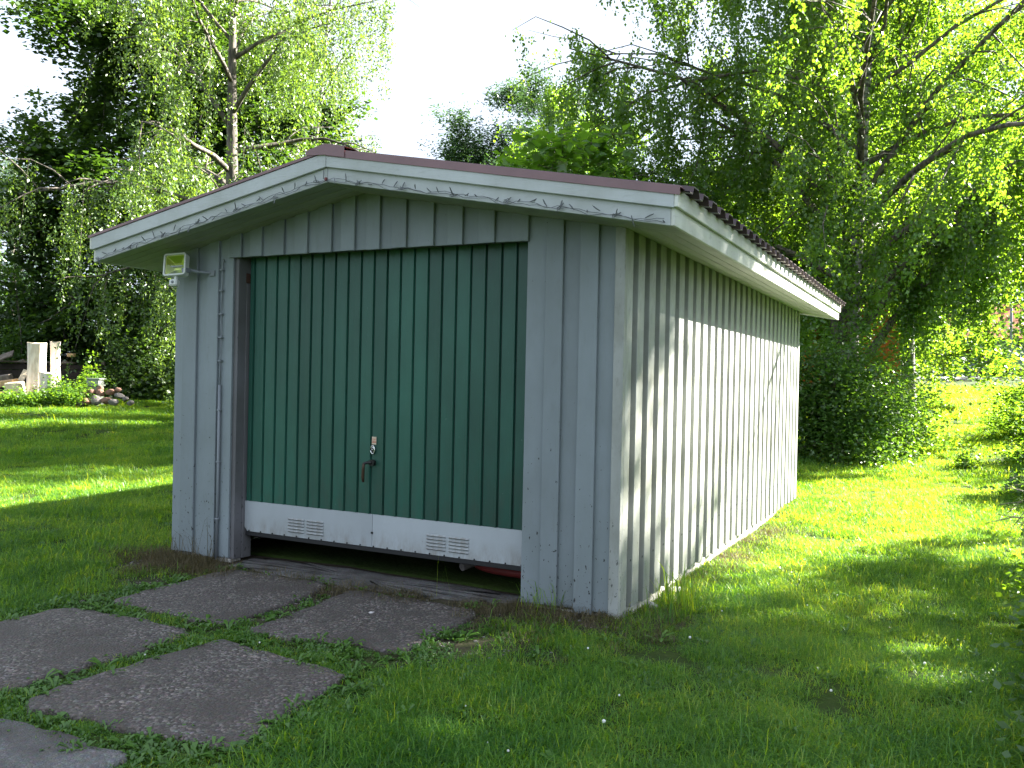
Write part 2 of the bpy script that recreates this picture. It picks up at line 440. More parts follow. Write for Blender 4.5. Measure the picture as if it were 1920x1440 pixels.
MT = dict(
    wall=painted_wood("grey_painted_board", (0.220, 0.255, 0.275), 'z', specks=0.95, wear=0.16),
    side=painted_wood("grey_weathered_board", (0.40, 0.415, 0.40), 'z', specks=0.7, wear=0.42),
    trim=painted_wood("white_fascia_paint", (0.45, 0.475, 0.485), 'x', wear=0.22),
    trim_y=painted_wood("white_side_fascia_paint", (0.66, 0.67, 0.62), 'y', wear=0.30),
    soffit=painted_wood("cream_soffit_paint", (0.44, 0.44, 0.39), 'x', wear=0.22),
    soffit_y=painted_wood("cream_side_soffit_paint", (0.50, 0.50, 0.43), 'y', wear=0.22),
    jamb=painted_wood("dark_grey_post", (0.16, 0.157, 0.168), 'z', wear=0.3, specks=0.6),
    roof=simple("brown_roof_sheet_shaded", (0.045, 0.022, 0.024), 0.45, 0.0, 0.5, 0.25, 6, 0.05, 60),  # darker copy of the verge paint, shade put into the colour
    verge=simple("purple_brown_verge_lit", (0.17, 0.085, 0.090), 0.35, 0.0, 0.6, 0.18, 4),  # same paint as the roof sheet, lit tone put into the colour
    door=worn_sheet("green_door_sheet", (0.0165, 0.080, 0.057), (0.16, 0.24, 0.20), 0.74, (0.045, 0.05, 0.04), 0.42, 1.1, 0.45, 0.42, 0.22),
    doordark=simple("green_door_groove", (0.008, 0.03, 0.024), 0.6),
    kick=worn_sheet("white_kick_plate", (0.38, 0.41, 0.43), (0.12, 0.09, 0.07), 0.745, (0.17, 0.14, 0.09), 0.17, 0.34, 0.75, 0.5, 0.08),
    rubber=simple("black_rubber", (0.012, 0.012, 0.013), 0.7),
    steel=simple("bright_steel", (0.7, 0.7, 0.7), 0.25, 1.0),
    blackmetal=simple("black_metal", (0.02, 0.02, 0.02), 0.45, 0.3),
    brass=simple("brown_lever", (0.06, 0.035, 0.02), 0.5, 0.4),
    rust=simple("brown_block", (0.06, 0.03, 0.022), 0.8, 0, 0.3, 0.3, 20),
    found=simple("pale_foundation_concrete", (0.52, 0.50, 0.46), 0.9, 0, 0.2, 0.18, 9, 0.5, 30),
    inside=simple("dark_interior_board", (0.10, 0.075, 0.05), 0.9, 0, 0.2, 0.3, 4),
    lamp=simple("white_lamp_plastic", (0.62, 0.64, 0.60), 0.4),
    reflector=simple("yellow_reflector", (0.66, 0.78, 0.12), 0.30, 1.0),
    refledge=simple("yellow_reflector_edge", (0.85, 0.95, 0.25), 0.5, 0.0),
    pipe=simple("grey_conduit", (0.19, 0.21, 0.23), 0.5),
    wire=simple("dark_green_wire", (0.11, 0.12, 0.125), 0.5),
    bulb=simple("clear_bulb", (0.45, 0.45, 0.42), 0.2),
    redwire=simple("red_tape", (0.14, 0.025, 0.025), 0.5),
    sticker=simple("cream_sticker", (0.55, 0.45, 0.33), 0.6),
    stickred=simple("red_sticker_print", (0.45, 0.10, 0.07), 0.6),
    red=simple("faded_red_plastic", (0.20, 0.03, 0.028), 0.6, 0, 0.3, 0.3, 6),
    slab=aggregate_mat("exposed_aggregate", (0.044, 0.032, 0.025), (0.28, 0.235, 0.20), 80, (0.062, 0.047, 0.036)),
    apron=aggregate_mat("grey_concrete", (0.13, 0.125, 0.12), (0.26, 0.25, 0.24), 140, (0.07, 0.06, 0.05)),
    ground=ground_material(),
    stone=simple("grey_fieldstone", (0.19, 0.17, 0.165), 0.9, 0, 0.2, 0.35, 9, 0.6, 25),
    stonered=simple("reddish_fieldstone", (0.22, 0.125, 0.095), 0.9, 0, 0.2, 0.35, 9, 0.6, 25),
    palestone=simple("pale_quartz_stone", (0.55, 0.52, 0.50), 0.8, 0, 0.2, 0.2, 15, 0.4, 30),
    stumpwood=simple("pale_cut_wood", (0.62, 0.52, 0.38), 0.85, 0, 0.2, 0.15, 12, 0.4, 20),
    stumpbark=bark_mat("white_stump_bark", (0.66, 0.60, 0.52), (0.52, 0.45, 0.37), False),
    brownbark=bark_mat("brown_bark", (0.16, 0.11, 0.08), (0.05, 0.04, 0.03)),
    birchbark=bark_mat("birch_bark", (0.27, 0.26, 0.24), (0.05, 0.045, 0.04), True),
    greybark=bark_mat("grey_bark", (0.14, 0.12, 0.10), (0.05, 0.042, 0.036)),
    oldwood=simple("old_grey_wood", (0.17, 0.14, 0.115), 0.9, 0, 0.2, 0.35, 7, 0.4, 30),
    orangewood=simple("fresh_split_wood", (0.52, 0.34, 0.18), 0.85, 0, 0.2, 0.25, 9, 0.4, 30),
    tar=simple("tarred_board", (0.035, 0.028, 0.024), 0.85, 0, 0.2, 0.3, 8),
    boxgrey=simple("grey_green_box", (0.30, 0.33, 0.29), 0.7, 0, 0.3, 0.1, 8),
    houseblue=simple("pale_blue_house_board", (0.42, 0.50, 0.55), 0.7, 0, 0.3, 0.1, 3),
    housered=simple("red_house_board", (0.42, 0.10, 0.04), 0.8, 0, 0.2, 0.2, 3),
    housewhite=simple("white_house_trim", (0.7, 0.7, 0.68), 0.6),
    rooftile=simple("red_clay_tile", (0.36, 0.13, 0.07), 0.8, 0, 0.3, 0.25, 5),
    glassdark=simple("dark_window_glass", (0.02, 0.025, 0.03), 0.08, 0, 0.8),
    roadm=simple("grey_asphalt", (0.14, 0.14, 0.145), 0.9, 0, 0.2, 0.15, 3),
    polem=simple("grey_lamp_post", (0.20, 0.22, 0.24), 0.5),
    darkrock=simple("dark_brown_rock", (0.06, 0.045, 0.04), 0.9, 0, 0.2, 0.35, 3),
    clover=simple("white_clover", (0.7, 0.7, 0.65), 0.8),
)
LF = dict(
    birch=leaf_mat("birch_leaf", (0.042, 0.105, 0.018), (0.088, 0.17, 0.034), 0.50, (3.7, 3.0, 0.7), 0.05, 0.4),
    willow=leaf_mat("pale_birch_leaf", (0.045, 0.098, 0.022), (0.088, 0.155, 0.038), 0.42, (2.7, 2.3, 0.7), 0.06, 0.4),
    maple=leaf_mat("maple_leaf", (0.022, 0.050, 0.016), (0.045, 0.088, 0.022), 0.35, (2.6, 2.6, 0.6), 0.06, 0.35),
    young=leaf_mat("young_maple_leaf", (0.06, 0.14, 0.025), (0.10, 0.19, 0.035), 0.5, (2.2, 2.2, 0.6), 0.05, 0.4),
    dark=leaf_mat("undergrowth_leaf", (0.025, 0.058, 0.014), (0.055, 0.105, 0.022), 0.35, (2.6, 2.6, 0.7), 0.06, 0.4),
    bush=leaf_mat("bush_leaf", (0.034, 0.088, 0.018), (0.070, 0.145, 0.030), 0.42, (3.2, 2.8, 0.7), 0.05, 0.4),
    bright=leaf_mat("weed_leaf", (0.055, 0.13, 0.02), (0.10, 0.195, 0.03), 0.45, (3.4, 2.8, 0.7), 0.035, 0.4),
    pine=leaf_mat("pine_needle", (0.032, 0.075, 0.034), (0.065, 0.12, 0.055), 0.25, (2.2, 2.2, 0.9), 0.05, 0.4),
    spruce=leaf_mat("spruce_needle", (0.045, 0.085, 0.030), (0.08, 0.13, 0.045), 0.2, (2, 2, 0.8), 0.05, 0.4),
    grass=leaf_mat("grass_blade", (0.026, 0.105, 0.013), (0.110, 0.245, 0.034), 0.47, (5.4, 3.3, 0.5), 0.03, 0.45, patch=True),
    dry=leaf_mat("dry_grass_blade", (0.055, 0.052, 0.022), (0.15, 0.12, 0.06), 0.3, (1.6, 1.5, 0.9), 0.03, 0.5),
    broad=leaf_mat("broad_weed_leaf", (0.045, 0.12, 0.018), (0.085, 0.18, 0.028), 0.35, (2.6, 2.2, 0.6), 0.04, 0.35),
)

# ------------------------------------------------------------------ ground sheet
def axis(lo, hi, step, far, grow=1.22):
    a = list(np.arange(lo, hi + 1e-6, step)); s = step
    while a[-1] < far: s *= grow; a.append(a[-1] + s)
    s = step
    while a[0] > -far: s *= grow; a.insert(0, a[0] - s)
    return np.array(a)
GX, GY = axis(-9, 9, 0.12, 600), axis(-5.5, 14, 0.12, 600)
SLABS = [  # plan outlines of the paving slabs
    ("slab_by_post", [(0.84, -1.22), (0.86, -0.24), (1.76, -0.22), (1.83, -1.24)]),
    ("slab_by_door", [(2.03, -1.26), (1.98, -0.24), (2.94, -0.26), (2.98, -1.14)]),
    ("slab_left", [(0.74, -2.62), (0.76, -1.46), (1.82, -1.48), (1.82, -2.58)]),
    ("slab_near", [(2.00, -2.60), (2.03, -1.50), (2.96, -1.60), (3.08, -2.46)]),
    ("slab_corner", [(1.85, -3.85), (1.88, -2.80), (2.80, -2.72), (2.92, -3.80)]),
]
def soil_amount(x, y):
    s = np.exp(-((x - 1.95) / 1.55) ** 6 - ((y + 0.35) / 0.95) ** 6) * 0.85
    s = np.maximum(s, 0.9 * np.exp(-((x - 3.3) / 0.7) ** 4 - ((y + 0.16) / 0.2) ** 4))
    s = np.maximum(s, 0.9 * np.exp(-((x - 0.3) / 0.55) ** 4 - ((y + 0.2) / 0.32) ** 4))
    s = np.maximum(s, 0.75 * np.exp(-((x - 4.22) / 0.16) ** 2 - ((y - 0.35) / 0.35) ** 2))
    s = np.maximum(s, 0.9 * np.exp(-((x - 5.62) / 0.1) ** 2 - ((y - 0.1) / 0.12) ** 2))
    s = np.maximum(s, 0.8 * np.exp(-((x - 3.1) / 0.3) ** 2 - ((y + 0.95) / 0.12) ** 2))
    s = np.where((x > 0.05) & (x < 3.7) & (y > -0.02) & (y < 6.6), 1.0, s)
    return s
gx, gy = np.meshgrid(GX, GY)
gv = np.stack([gx, gy, gz(gx, gy)], -1).reshape(-1, 3)
nx_, ny_ = len(GX), len(GY)
ii, jj = np.meshgrid(np.arange(nx_ - 1), np.arange(ny_ - 1))
gf = np.stack([jj * nx_ + ii, jj * nx_ + ii + 1, (jj + 1) * nx_ + ii + 1, (jj + 1) * nx_ + ii], -1).reshape(-1, 4)
gme = mesh_np("ground", gv, gf, smooth=True)
ga = gme.attributes.new("soil", 'FLOAT', 'POINT')
ga.data.foreach_set("value", soil_amount(gv[:, 0], gv[:, 1]).astype(np.float32))
tag(link("ground", gme, MT['ground']), "green lawn ground round the garage, bare brown soil before the door", None, None, "structure")

# far road
rd = MB()
for k in range(24):
    x0_, x1_ = -40 + k * 5, -35 + k * 5
    yy = lambda x: 54.5 + 0.03 * x
    p = [(x0_, yy(x0_) - 2.6), (x1_, yy(x1_) - 2.6), (x1_, yy(x1_) + 2.6), (x0_, yy(x0_) + 2.6)]
    rd.add([(a, b, float(gz(a, b)) + 0.05) for a, b in p] + [(a, b, float(gz(a, b)) - 0.3) for a, b in p], [(0, 1, 2, 3), (0, 4, 5, 1), (1, 5, 6, 2), (2, 6, 7, 3), (3, 7, 4, 0)])
tag(rd.build("road", MT['roadm']), "pale grey road passing far behind the garden", None, None, "structure")

# ------------------------------------------------------------------ garage
W, D, E, AX, AZ = 3.745, 6.59, 2.344, 1.83, 2.695
OV, OG = 0.43, 0.385                      # side and gable overhang
SL, SR = (AZ - E) / AX, (AZ - E) / (W - AX)
def soff(x, y=0):                         # underside of the eaves
    return AZ - (AX - x) * SL if x < AX else AZ - (x - AX) * SR
garage = empty("garage")
tag(garage, "small grey board-clad garage with green tip-up door and white fascias", "garage")

rnd = random.Random(4)
OX0, OX1, OH = 0.63, 3.13, 2.30
edges = [0.25, 0.475, 0.70, 0.905, 1.12, 1.34, 1.56, 1.765, 1.98, 2.20, 2.42, 2.645, 2.885, 3.13, 3.375, 3.61]
# lower layer: a board behind every gap, upper layer: raised boards whose right edges are the dark lines
prev = 0.0
for i, xe in enumerate(edges + [W]):
    lo = prev - 0.012; hi = xe - 0.105 + 0.012
    if i == len(edges): hi = W - 0.001
    xm = (lo + hi) / 2
    over = OX0 - 0.02 < xm < OX1
    z0 = OH + rnd.uniform(-0.002, 0.002) if over else 0.0 + rnd.uniform(-0.012, 0.0)
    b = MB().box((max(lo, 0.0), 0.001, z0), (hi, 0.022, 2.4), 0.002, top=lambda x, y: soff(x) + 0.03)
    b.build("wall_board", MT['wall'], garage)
    prev = xe
for i, xe in enumerate(edges):
    lo, hi = xe - 0.118 + rnd.uniform(-0.004, 0.004), xe
    if i == 0: lo = 0.105
    over = lo > OX0 - 0.06 and hi < OX1 + 0.02
    z0 = OH - 0.005 + rnd.uniform(-0.003, 0.003) if over else rnd.uniform(-0.02, 0.006)
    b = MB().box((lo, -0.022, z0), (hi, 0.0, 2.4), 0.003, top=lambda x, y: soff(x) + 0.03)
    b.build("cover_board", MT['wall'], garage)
MB().box((W - 0.026, -0.024, -0.01), (W + 0.039, 0.025, 2.36), 0.003, top=lambda x, y: soff(x) + 0.02).build("corner_board", MT['side'], garage)

# right side wall: boards and raised cover boards
def side_wall(xf, sgn, name_u, name_c, mat):
    me_u = me_c = None
    y = 0.026; k = 0
    ucount = int((D - 0.03) / 0.2285) + 1
    for k in range(ucount):
        y0 = 0.0 + 0.2285 * k
        u0, u1 = y0 + 0.115, min(y0 + 0.2285 + 0.014, D)
        if u1 - u0 > 0.03:
            if me_u is None or u1 == D:
                o = MB().box((-0.011, 0, -0.004), (0.011, u1 - u0, 2.38), 0.002).build(name_u, mat, garage); me_u = me_u or o.data
            else:
                o = link(name_u, me_u, None, garage)
            o.location = (xf - sgn * 0.011, u0, rnd.uniform(-0.006, 0.004))
        c0, c1 = y0 + (0.026 if k == 0 else 0.0), y0 + 0.128
        c1 = min(c1, D)
        if me_c is None or k <= 1 or c1 == D:
            o = MB().box((-0.019, 0, -0.006), (0.019, c1 - c0, 2.37), 0.003).build(name_c, mat, garage)
            if k == 1: me_c = o.data
        else:
            o = link(name_c, me_c, None, garage)
        o.location = (xf + sgn * (0.0192), c0 + rnd.uniform(-0.004, 0.004) * (k > 0), rnd.uniform(-0.015, 0.005))
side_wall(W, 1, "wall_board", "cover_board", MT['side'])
# left and back walls (turned away from the photo), inner lining and floor plate
MB().box((0.0, 0.023, -0.01), (0.022, D, 2.37)).build("wall_panel", MT['side'], garage)
MB().box((0.023, D - 0.022, -0.01), (W - 0.024, D, 2.37), 0, top=lambda x, y: soff(x) + 0.02).build("wall_panel", MT['side'], garage)
MB().box((0.05, D - 0.06, -0.02), (W - 0.05, D - 0.03, 2.6), 0, top=lambda x, y: soff(x) - 0.03).build("wall_lining", MT['inside'], garage)
# foundation beam under the right wall and corners
f = MB()
f.box((W - 0.16, 0.03, -0.42), (W - 0.012, D - 0.01, -0.012), 0.01)
f.build("foundation", MT['found'], garage)
f = MB(); f.box((OX1 + 0.03, 0.004, -0.42), (W - 0.17, 0.14, -0.014), 0.008); f.build("foundation", MT['found'], garage)
f = MB(); f.box((0.004, 0.02, -0.42), (OX0 - 0.02, 0.14, -0.015), 0.008); f.build("foundation", MT['found'], garage)
f = MB(); f.box((0.004, 0.15, -0.42), (0.14, D - 0.01, -0.015), 0.008); f.build("foundation", MT['found'], garage)
f = MB(); f.box((0.15, D - 0.15, -0.42), (W - 0.17, D - 0.01, -0.015), 0.008); f.build("foundation", MT['found'], garage)

# door posts and lintel
MB().box((OX0 - 0.06, 0.023, -0.02), (OX0 + 0.012, 0.20, OH + 0.04), 0.004).build("door_post", MT['jamb'], garage)
MB().box((OX0 + 0.0125, 0.105, -0.02), (OX0 + 0.02, 0.20, OH - 0.19), 0.002).build("door_stop", MT['jamb'], garage)
MB().box((OX0 + 0.0125, 0.10, OH - 0.185), (OX0 + 0.022, 0.19, OH - 0.11), 0.003).build("hinge_block", MT['rust'], garage)
MB().box((OX1 - 0.012, 0.023, -0.02), (OX1 + 0.06, 0.20, OH + 0.04), 0.004).build("door_post", MT['jamb'], garage)
MB().box((OX0 + 0.02, 0.024, OH + 0.012), (OX1 - 0.02, 0.15, OH + 0.10), 0.004).build("lintel", MT['jamb'], garage)

# tip-up door
DY = 0.13
door = MB().box((OX0 + 0.024, DY + 0.012, 0.20), (OX1 - 0.022, DY + 0.03, OH + 0.02)).build("garage_door", MT['doordark'], garage)
ribs = [0.656, 0.71, 0.823, 0.936, 1.05, 1.162, 1.272, 1.378, 1.493, 1.61, 1.727, 1.84, 1.953, 2.067, 2.182, 2.298, 2.41, 2.523, 2.637, 2.753, 2.872, 2.985, 3.103]
for a, b in zip(ribs[:-1], ribs[1:]):
    # each sheet fold: a flat face with a narrow rolled rib on its right edge
    w_ = b - a
    pr = [(a + 0.001, DY + 0.012), (a + 0.006, DY + 0.001), (a + w_ * 0.45, DY + 0.0025), (b - 0.022, DY + 0.0), (b - 0.017, DY - 0.007), (b - 0.009, DY - 0.007), (b - 0.005, DY + 0.012)]
    m = MB()
    n = len(pr)
    m.add([(x, y, 0.425) for x, y in pr] + [(x, y, OH + 0.018) for x, y in pr],
          [(i, i + 1, i + 1 + n, i + n) for i in range(n - 1)] + [(n - 1, 0, n, 2 * n - 1), tuple(range(n - 1, -1, -1)), tuple(range(n, 2 * n))])
    m.build("door_strip", MT['door'], door)
for a, b in ((0.652, 1.862), (1.8655, 3.105)):
    m = MB(); c = 0.03
    m.prism([(a + (c if a < 1 else 0), 0.19), (b - (c if b > 3 else 0), 0.19), (b, 0.19 + (c if b > 3 else 0)), (b, 0.424), (a, 0.424), (a, 0.19 + (c if a < 1 else 0))], DY - 0.004, DY + 0.011)
    m.build("kick_plate", MT['kick'], door)
MB().box((0.66, DY - 0.002, 0.155), (3.10, DY + 0.03, 0.1895), 0.004).build("rubber_seal", MT['rubber'], door)
lv = None
for gx0 in (1.09, 1.27, 2.325, 2.505):
    for k in range(5):
        z = 0.322 - k * 0.023
        if lv is None:
            m = MB(); m.prism([(0, 0), (-0.009, 0.002), (-0.010, 0.005), (0, 0.014)], 0, 0.155, axis=0); lv = m.build("vent_louvre", MT['kick'], door).data
            o = bpy.data.objects[-1] if False else door.children[-1]
        else:
            o = link("vent_louvre", lv, None, door)
        o.location = (gx0, DY - 0.004, z - 0.004)
        o2 = MB().box((gx0 + 0.002, DY - 0.0065, z - 0.0065), (gx0 + 0.153, DY - 0.0042, z - 0.0042)).build("vent_slot", MT['blackmetal'], door)
sc_me = None
for k in range(21):
    x = 0.70 + k * (2.36 / 20)
    if sc_me is None:
        m = MB(); m.prism([(0.006 * math.cos(t), 0.006 * math.sin(t)) for t in np.linspace(0, 2 * math.pi, 8, endpoint=False)], -0.004, 0.0); o = m.build("screw", MT['blackmetal'], door); sc_me = o.data
    else: o = link("screw", sc_me, None, door)
    o.location = (x, DY - 0.0045, 0.196)
# dented joint between the kick plates
MB().box((1.855, DY - 0.012, 0.285), (1.873, DY - 0.0045, 0.30), 0.003).build("joint_bolt", MT['blackmetal'], door)
# lock and handle
def ring(cx, cz, rx, rz, y, r=0.004, n=20):
    t = np.linspace(0, 2 * np.pi, n + 1)
    P = np.stack([cx + rx * np.cos(t), np.full_like(t, y), cz + rz * np.sin(t)], -1)
    m = MB(); m.tube(P, r, 6, False); return m
m = MB(); m.prism([(1.858 + 0.017 * math.cos(t), 0.887 + 0.029 * math.sin(t)) for t in np.linspace(0, 2 * math.pi, 20, endpoint=False)], DY - 0.011, DY - 0.002)
esc = m.build("keyhole_plate", MT['blackmetal'], door)
ring(1.858, 0.887, 0.017, 0.029, DY - 0.011, 0.0045).build("keyhole_rim", MT['steel'], door, True)
ring(1.858, 0.897, 0.009, 0.009, DY - 0.0125, 0.003, 12).build("lock_cylinder", MT['steel'], door, True)
m = MB(); m.prism([(1.860 + 0.024 * math.cos(t), 0.795 + 0.022 * math.sin(t)) for t in np.linspace(0, 2 * math.pi, 14, endpoint=False)], DY - 0.03, DY - 0.002)
m.tube([(1.86, DY - 0.03, 0.797), (1.84, DY - 0.05, 0.796), (1.815, DY - 0.055, 0.789)], [0.012, 0.011, 0.009], 8)
m.build("handle_boss", MT['blackmetal'], door)
m = MB(); m.tube([(1.816, DY - 0.055, 0.79), (1.808, DY - 0.05, 0.75), (1.802, DY - 0.045, 0.69), (1.806, DY - 0.045, 0.655)], [0.010, 0.011, 0.012, 0.009], 8)
m.build("handle_lever", MT['brass'], door, True)
MB().box((1.846, DY - 0.0055, 0.925), (1.884, DY - 0.0025, 0.98)).build("sticker", MT['sticker'], door)
for z in (0.947, 0.938, 0.961):
    MB().box((1.849, DY - 0.0065, z), (1.881, DY - 0.0056, z + 0.0045)).build("sticker_stripe", MT['stickred'], door)

# soffit boards: three along each gable slope, four along each side eave
XE0, XE1 = -OV, W + OV
nb = 4
for s_, (xa, xb) in enumerate(((XE0, AX), (AX, XE1))):
    for k in range(nb):
        y0, y1 = -OG + k * OG / nb, -OG + (k + 1) * OG / nb - 0.008
        m = MB(); a, b = (xa + 0.004, xb - 0.0015) if s_ == 0 else (xa + 0.0015, xb - 0.004)
        m.box((a, y0, 0.0), (b, y1 + (0.008 if k == nb - 1 else 0), 0.018), 0.0025).shear(lambda x, y: soff(x))
        m.build("soffit_board", MT['soffit'], garage)
for side in (0, 1):
    for k in range(4):
        w0 = OV / 4
        xa, xb = (W + 0.040 + k * (OV - 0.040) / 4, W + 0.040 + (k + 1) * (OV - 0.040) / 4 - 0.008) if side else (-(k + 1) * w0 + 0.002, -k * w0 - 0.002)
        m = MB().box((xa, 0.002, 0.0), (xb, D + 0.33, 0.018), 0.0025).shear(lambda x, y: soff(x))
        m.build("soffit_board", MT['soffit_y'], garage)
    # soffit closing the back gable corner
for s_, (xa, xb) in enumerate(((0.0, AX), (AX, W))):
    m = MB().box((xa + 0.002, D + 0.002, 0), (xb - 0.002, D + 0.33, 0.018)).shear(lambda x, y: soff(x)); m.build("soffit_board", MT['soffit'], garage)

# fascia boards: a lower board and a thinner one stepped out above it
YB = D + 0.335
def fascia(z0, z1, out, th):
    for s_, (xa, xb) in enumerate(((XE0 - out, AX), (AX, XE1 + out))):
        a, b = (xa, xb - 0.0015) if s_ == 0 else (xa + 0.0015, xb)
        m = MB().box((a, -OG - out - th, z0), (b, -OG - out - 0.001, z1), 0.003).shear(lambda x, y: soff(x))
        m.build("fascia_board", MT['trim'], garage)
        m = MB().box((a, YB + 0.001, z0), (b, YB + th, z1), 0.003).shear(lambda x, y: soff(x))
        m.build("fascia_board", MT['trim'], garage)
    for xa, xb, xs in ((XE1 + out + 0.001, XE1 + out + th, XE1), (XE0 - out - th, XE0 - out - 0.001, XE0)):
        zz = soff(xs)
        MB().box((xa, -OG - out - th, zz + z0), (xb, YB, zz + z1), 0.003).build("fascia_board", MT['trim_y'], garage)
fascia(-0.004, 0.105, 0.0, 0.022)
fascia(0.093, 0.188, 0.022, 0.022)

# roof: trapezoidal metal sheets, verge flashings and ridge cap
RT = 0.192                                 # sheet underside above the soffit line
per, hgt = 0.205, 0.042
YR0, YR1 = -OG - 0.03, YB + 0.03
prof = []
y = YR0
while y < YR1 - 0.02:
    prof += [(y, 0), (y + 0.055, 0), (y + 0.078, hgt), (y + 0.178, hgt), (y + 0.2, 0)]
    y += per
prof = [(a, b) for a, b in prof if a <= YR1]
n = len(prof)
for xe, name in ((XE1 + 0.105, "roof_sheet"), (XE0 - 0.105, "roof_sheet")):
    xr = AX + (0.01 if xe > AX else -0.01)
    v = []
    for X in (xr, xe):
        for t in (0.0, -0.006):
            v += [(X, a, soff(X) + RT + b + t) for a, b in prof]
    f = []
    for i in range(n - 1):
        f += [(i, i + 1, 2 * n + i + 1, 2 * n + i), (n + i, 3 * n + i, 3 * n + i + 1, n + i + 1), (2 * n + i, 2 * n + i + 1, 3 * n + i + 1, 3 * n + i)]
    m = MB(); m.add(v, f); m.build(name, MT['roof'], garage)
    # verge flashings front and back, along this slope
    for yv, sg in ((YR0 - 0.02, 1), (YR1 + 0.02, -1)):
        a, b = (AX + 0.0015, XE1 + 0.055) if xe > AX else (XE0 - 0.055, AX - 0.0015)
        y2 = yv + sg * 0.16
        zlo, zhi = (RT - 0.028, RT + 0.022) if xe > AX else (RT - 0.002, RT + 0.018)
        m = MB().box((a, min(yv, yv + sg * 0.005), zlo), (b, max(yv, yv + sg * 0.005), zhi), 0.001)
        m.box((a, min(yv + sg * 0.0052, y2), zhi - 0.005), (b, max(yv + sg * 0.0052, y2), zhi))
        m.shear(lambda x, y: soff(x)); m.build("verge_flashing", MT['verge'], garage)
m = MB()
m.add([(AX - 0.16, YR0 - 0.026, soff(AX - 0.16) + RT + 0.050), (AX, YR0 - 0.026, AZ + RT + 0.052), (AX + 0.16, YR0 - 0.026, soff(AX + 0.16) + RT + 0.050),
       (AX - 0.16, YR1 + 0.026, soff(AX - 0.16) + RT + 0.050), (AX, YR1 + 0.026, AZ + RT + 0.052), (AX + 0.16, YR1 + 0.026, soff(AX + 0.16) + RT + 0.050),
       (AX - 0.16, YR0 - 0.026, soff(AX - 0.16) + RT + 0.018), (AX, YR0 - 0.026, AZ + RT - 0.022), (AX + 0.16, YR0 - 0.026, soff(AX + 0.16) + RT - 0.024)],
      [(0, 1, 4, 3), (1, 2, 5, 4), (0, 6, 7, 1), (1, 7, 8, 2)])
m.build("ridge_cap", MT['verge'], garage)
# boarding under the sheets keeps the loft dark
for xa, xb in ((XE0 + 0.01, AX - 0.002), (AX + 0.002, XE1 - 0.01)):
    MB().box((xa, -OG + 0.004, 0.108), (xb, YB - 0.004, 0.170)).shear(lambda x, y: soff(x)).build("roof_boarding", MT['inside'], garage)

# apron of broken concrete in front of and under the door, with the garage floor
def outline_slab(poly, ztop, thick, name, mat, seed, sub=9, jit=0.022, crown=0.014, round_=0.12):
    """an irregular slab: rounded outline, uneven top"""
    r = np.random.default_rng(seed)
    P = np.array(poly, float); P = P.mean(0) + (P - P.mean(0)) * (1.05 if name == 'paving_slab' else 1.0)
    out = []
    n = len(P)
    for i in range(n):
        a, b, c = P[i - 1], P[i], P[(i + 1) % n]
        ra = b + (a - b) / np.linalg.norm(a - b) * round_; rc = b + (c - b) / np.linalg.norm(c - b) * round_
        for t in np.linspace(0, 1, 4): out.append((1 - t) ** 2 * ra + 2 * t * (1 - t) * b + t * t * rc)
        nx = P[(i + 1) % n]; end = nx + (b - nx) / np.linalg.norm(b - nx) * round_
        for t in np.linspace(0, 1, sub)[1:-1]: out.append(rc + (end - rc) * t)
    out = np.array(out); ctr = out.mean(0)
    out = out + r.normal(0, jit, out.shape) * 0.6
    k = len(out)
    rings = [1.0, 0.985, 0.9, 0.7, 0.45, 0.2]
    v = []; f = []
    for q, s in enumerate(rings):
        for p in out:
            xy = ctr + (p - ctr) * s
            zz = ztop(xy[0], xy[1]) + (0 if q > 0 else -0.012) + crown * (1 - s) + r.normal(0, 0.0025)
            v.append((xy[0], xy[1], zz))
    v.append((ctr[0], ctr[1], ztop(*ctr) + crown))
    for q in range(len(rings) - 1):
        for i in range(k):
            f.append((q * k + i, q * k + (i + 1) % k, (q + 1) * k + (i + 1) % k, (q + 1) * k + i))
    l = (len(rings) - 1) * k
    for i in range(k): f.append((l + i, l + (i + 1) % k, len(v) - 1))
    b0 = len(v)
    for p in out: v.append((p[0], p[1], ztop(p[0], p[1]) - thick))
    for i in range(k): f.append((i, b0 + i, b0 + (i + 1) % k, (i + 1) % k))
    me = mesh_pydata(name, v, f, True)
    return link(name, me, mat)
zt = lambda x, y: float(gz(x, y)) + 0.022
slab_info = {
    "slab_by_post": "brown weathered gravel-faced paving slab just before the left door post",
    "slab_by_door": "dark paving slab before the right half of the green door, small white stone on it",
    "slab_left": "gravel-faced paving slab cut by the left edge of the photo",
    "slab_near": "large gravel-faced paving slab nearest the lawn in the foreground",
    "slab_corner": "smooth pale grey paving slab in the bottom corner of the photo",
}
for i, (key, poly) in enumerate(SLABS):
    o = outline_slab(poly, zt, 0.08, "paving_slab", MT['apron'] if key == "slab_corner" else MT['slab'], 10 + i)
    tag(o, slab_info[key], "paving slab", "worn paving slabs leading to the garage door")
ap = outline_slab([(0.66, -0.10), (0.66, 0.24), (1.6, 0.28), (3.08, 0.25), (3.08, 0.02), (2.3, -0.13), (1.5, -0.16)], lambda x, y: float(gz(x, y)) + 0.006, 0.06, "concrete_apron", MT['apron'], 31, 10, 0.03, 0.004, 0.06)
tag(ap, "cracked grey concrete strip running in under the green door", "concrete strip")
inner = outline_slab([(0.15, 0.32), (0.15, 6.4), (3.57, 6.4), (3.57, 0.32)], lambda x, y: -0.022, 0.05, "garage_floor", MT['ground'], 33)
tag(inner, "dark earth floor inside the garage behind the door gap", None, None, "structure")

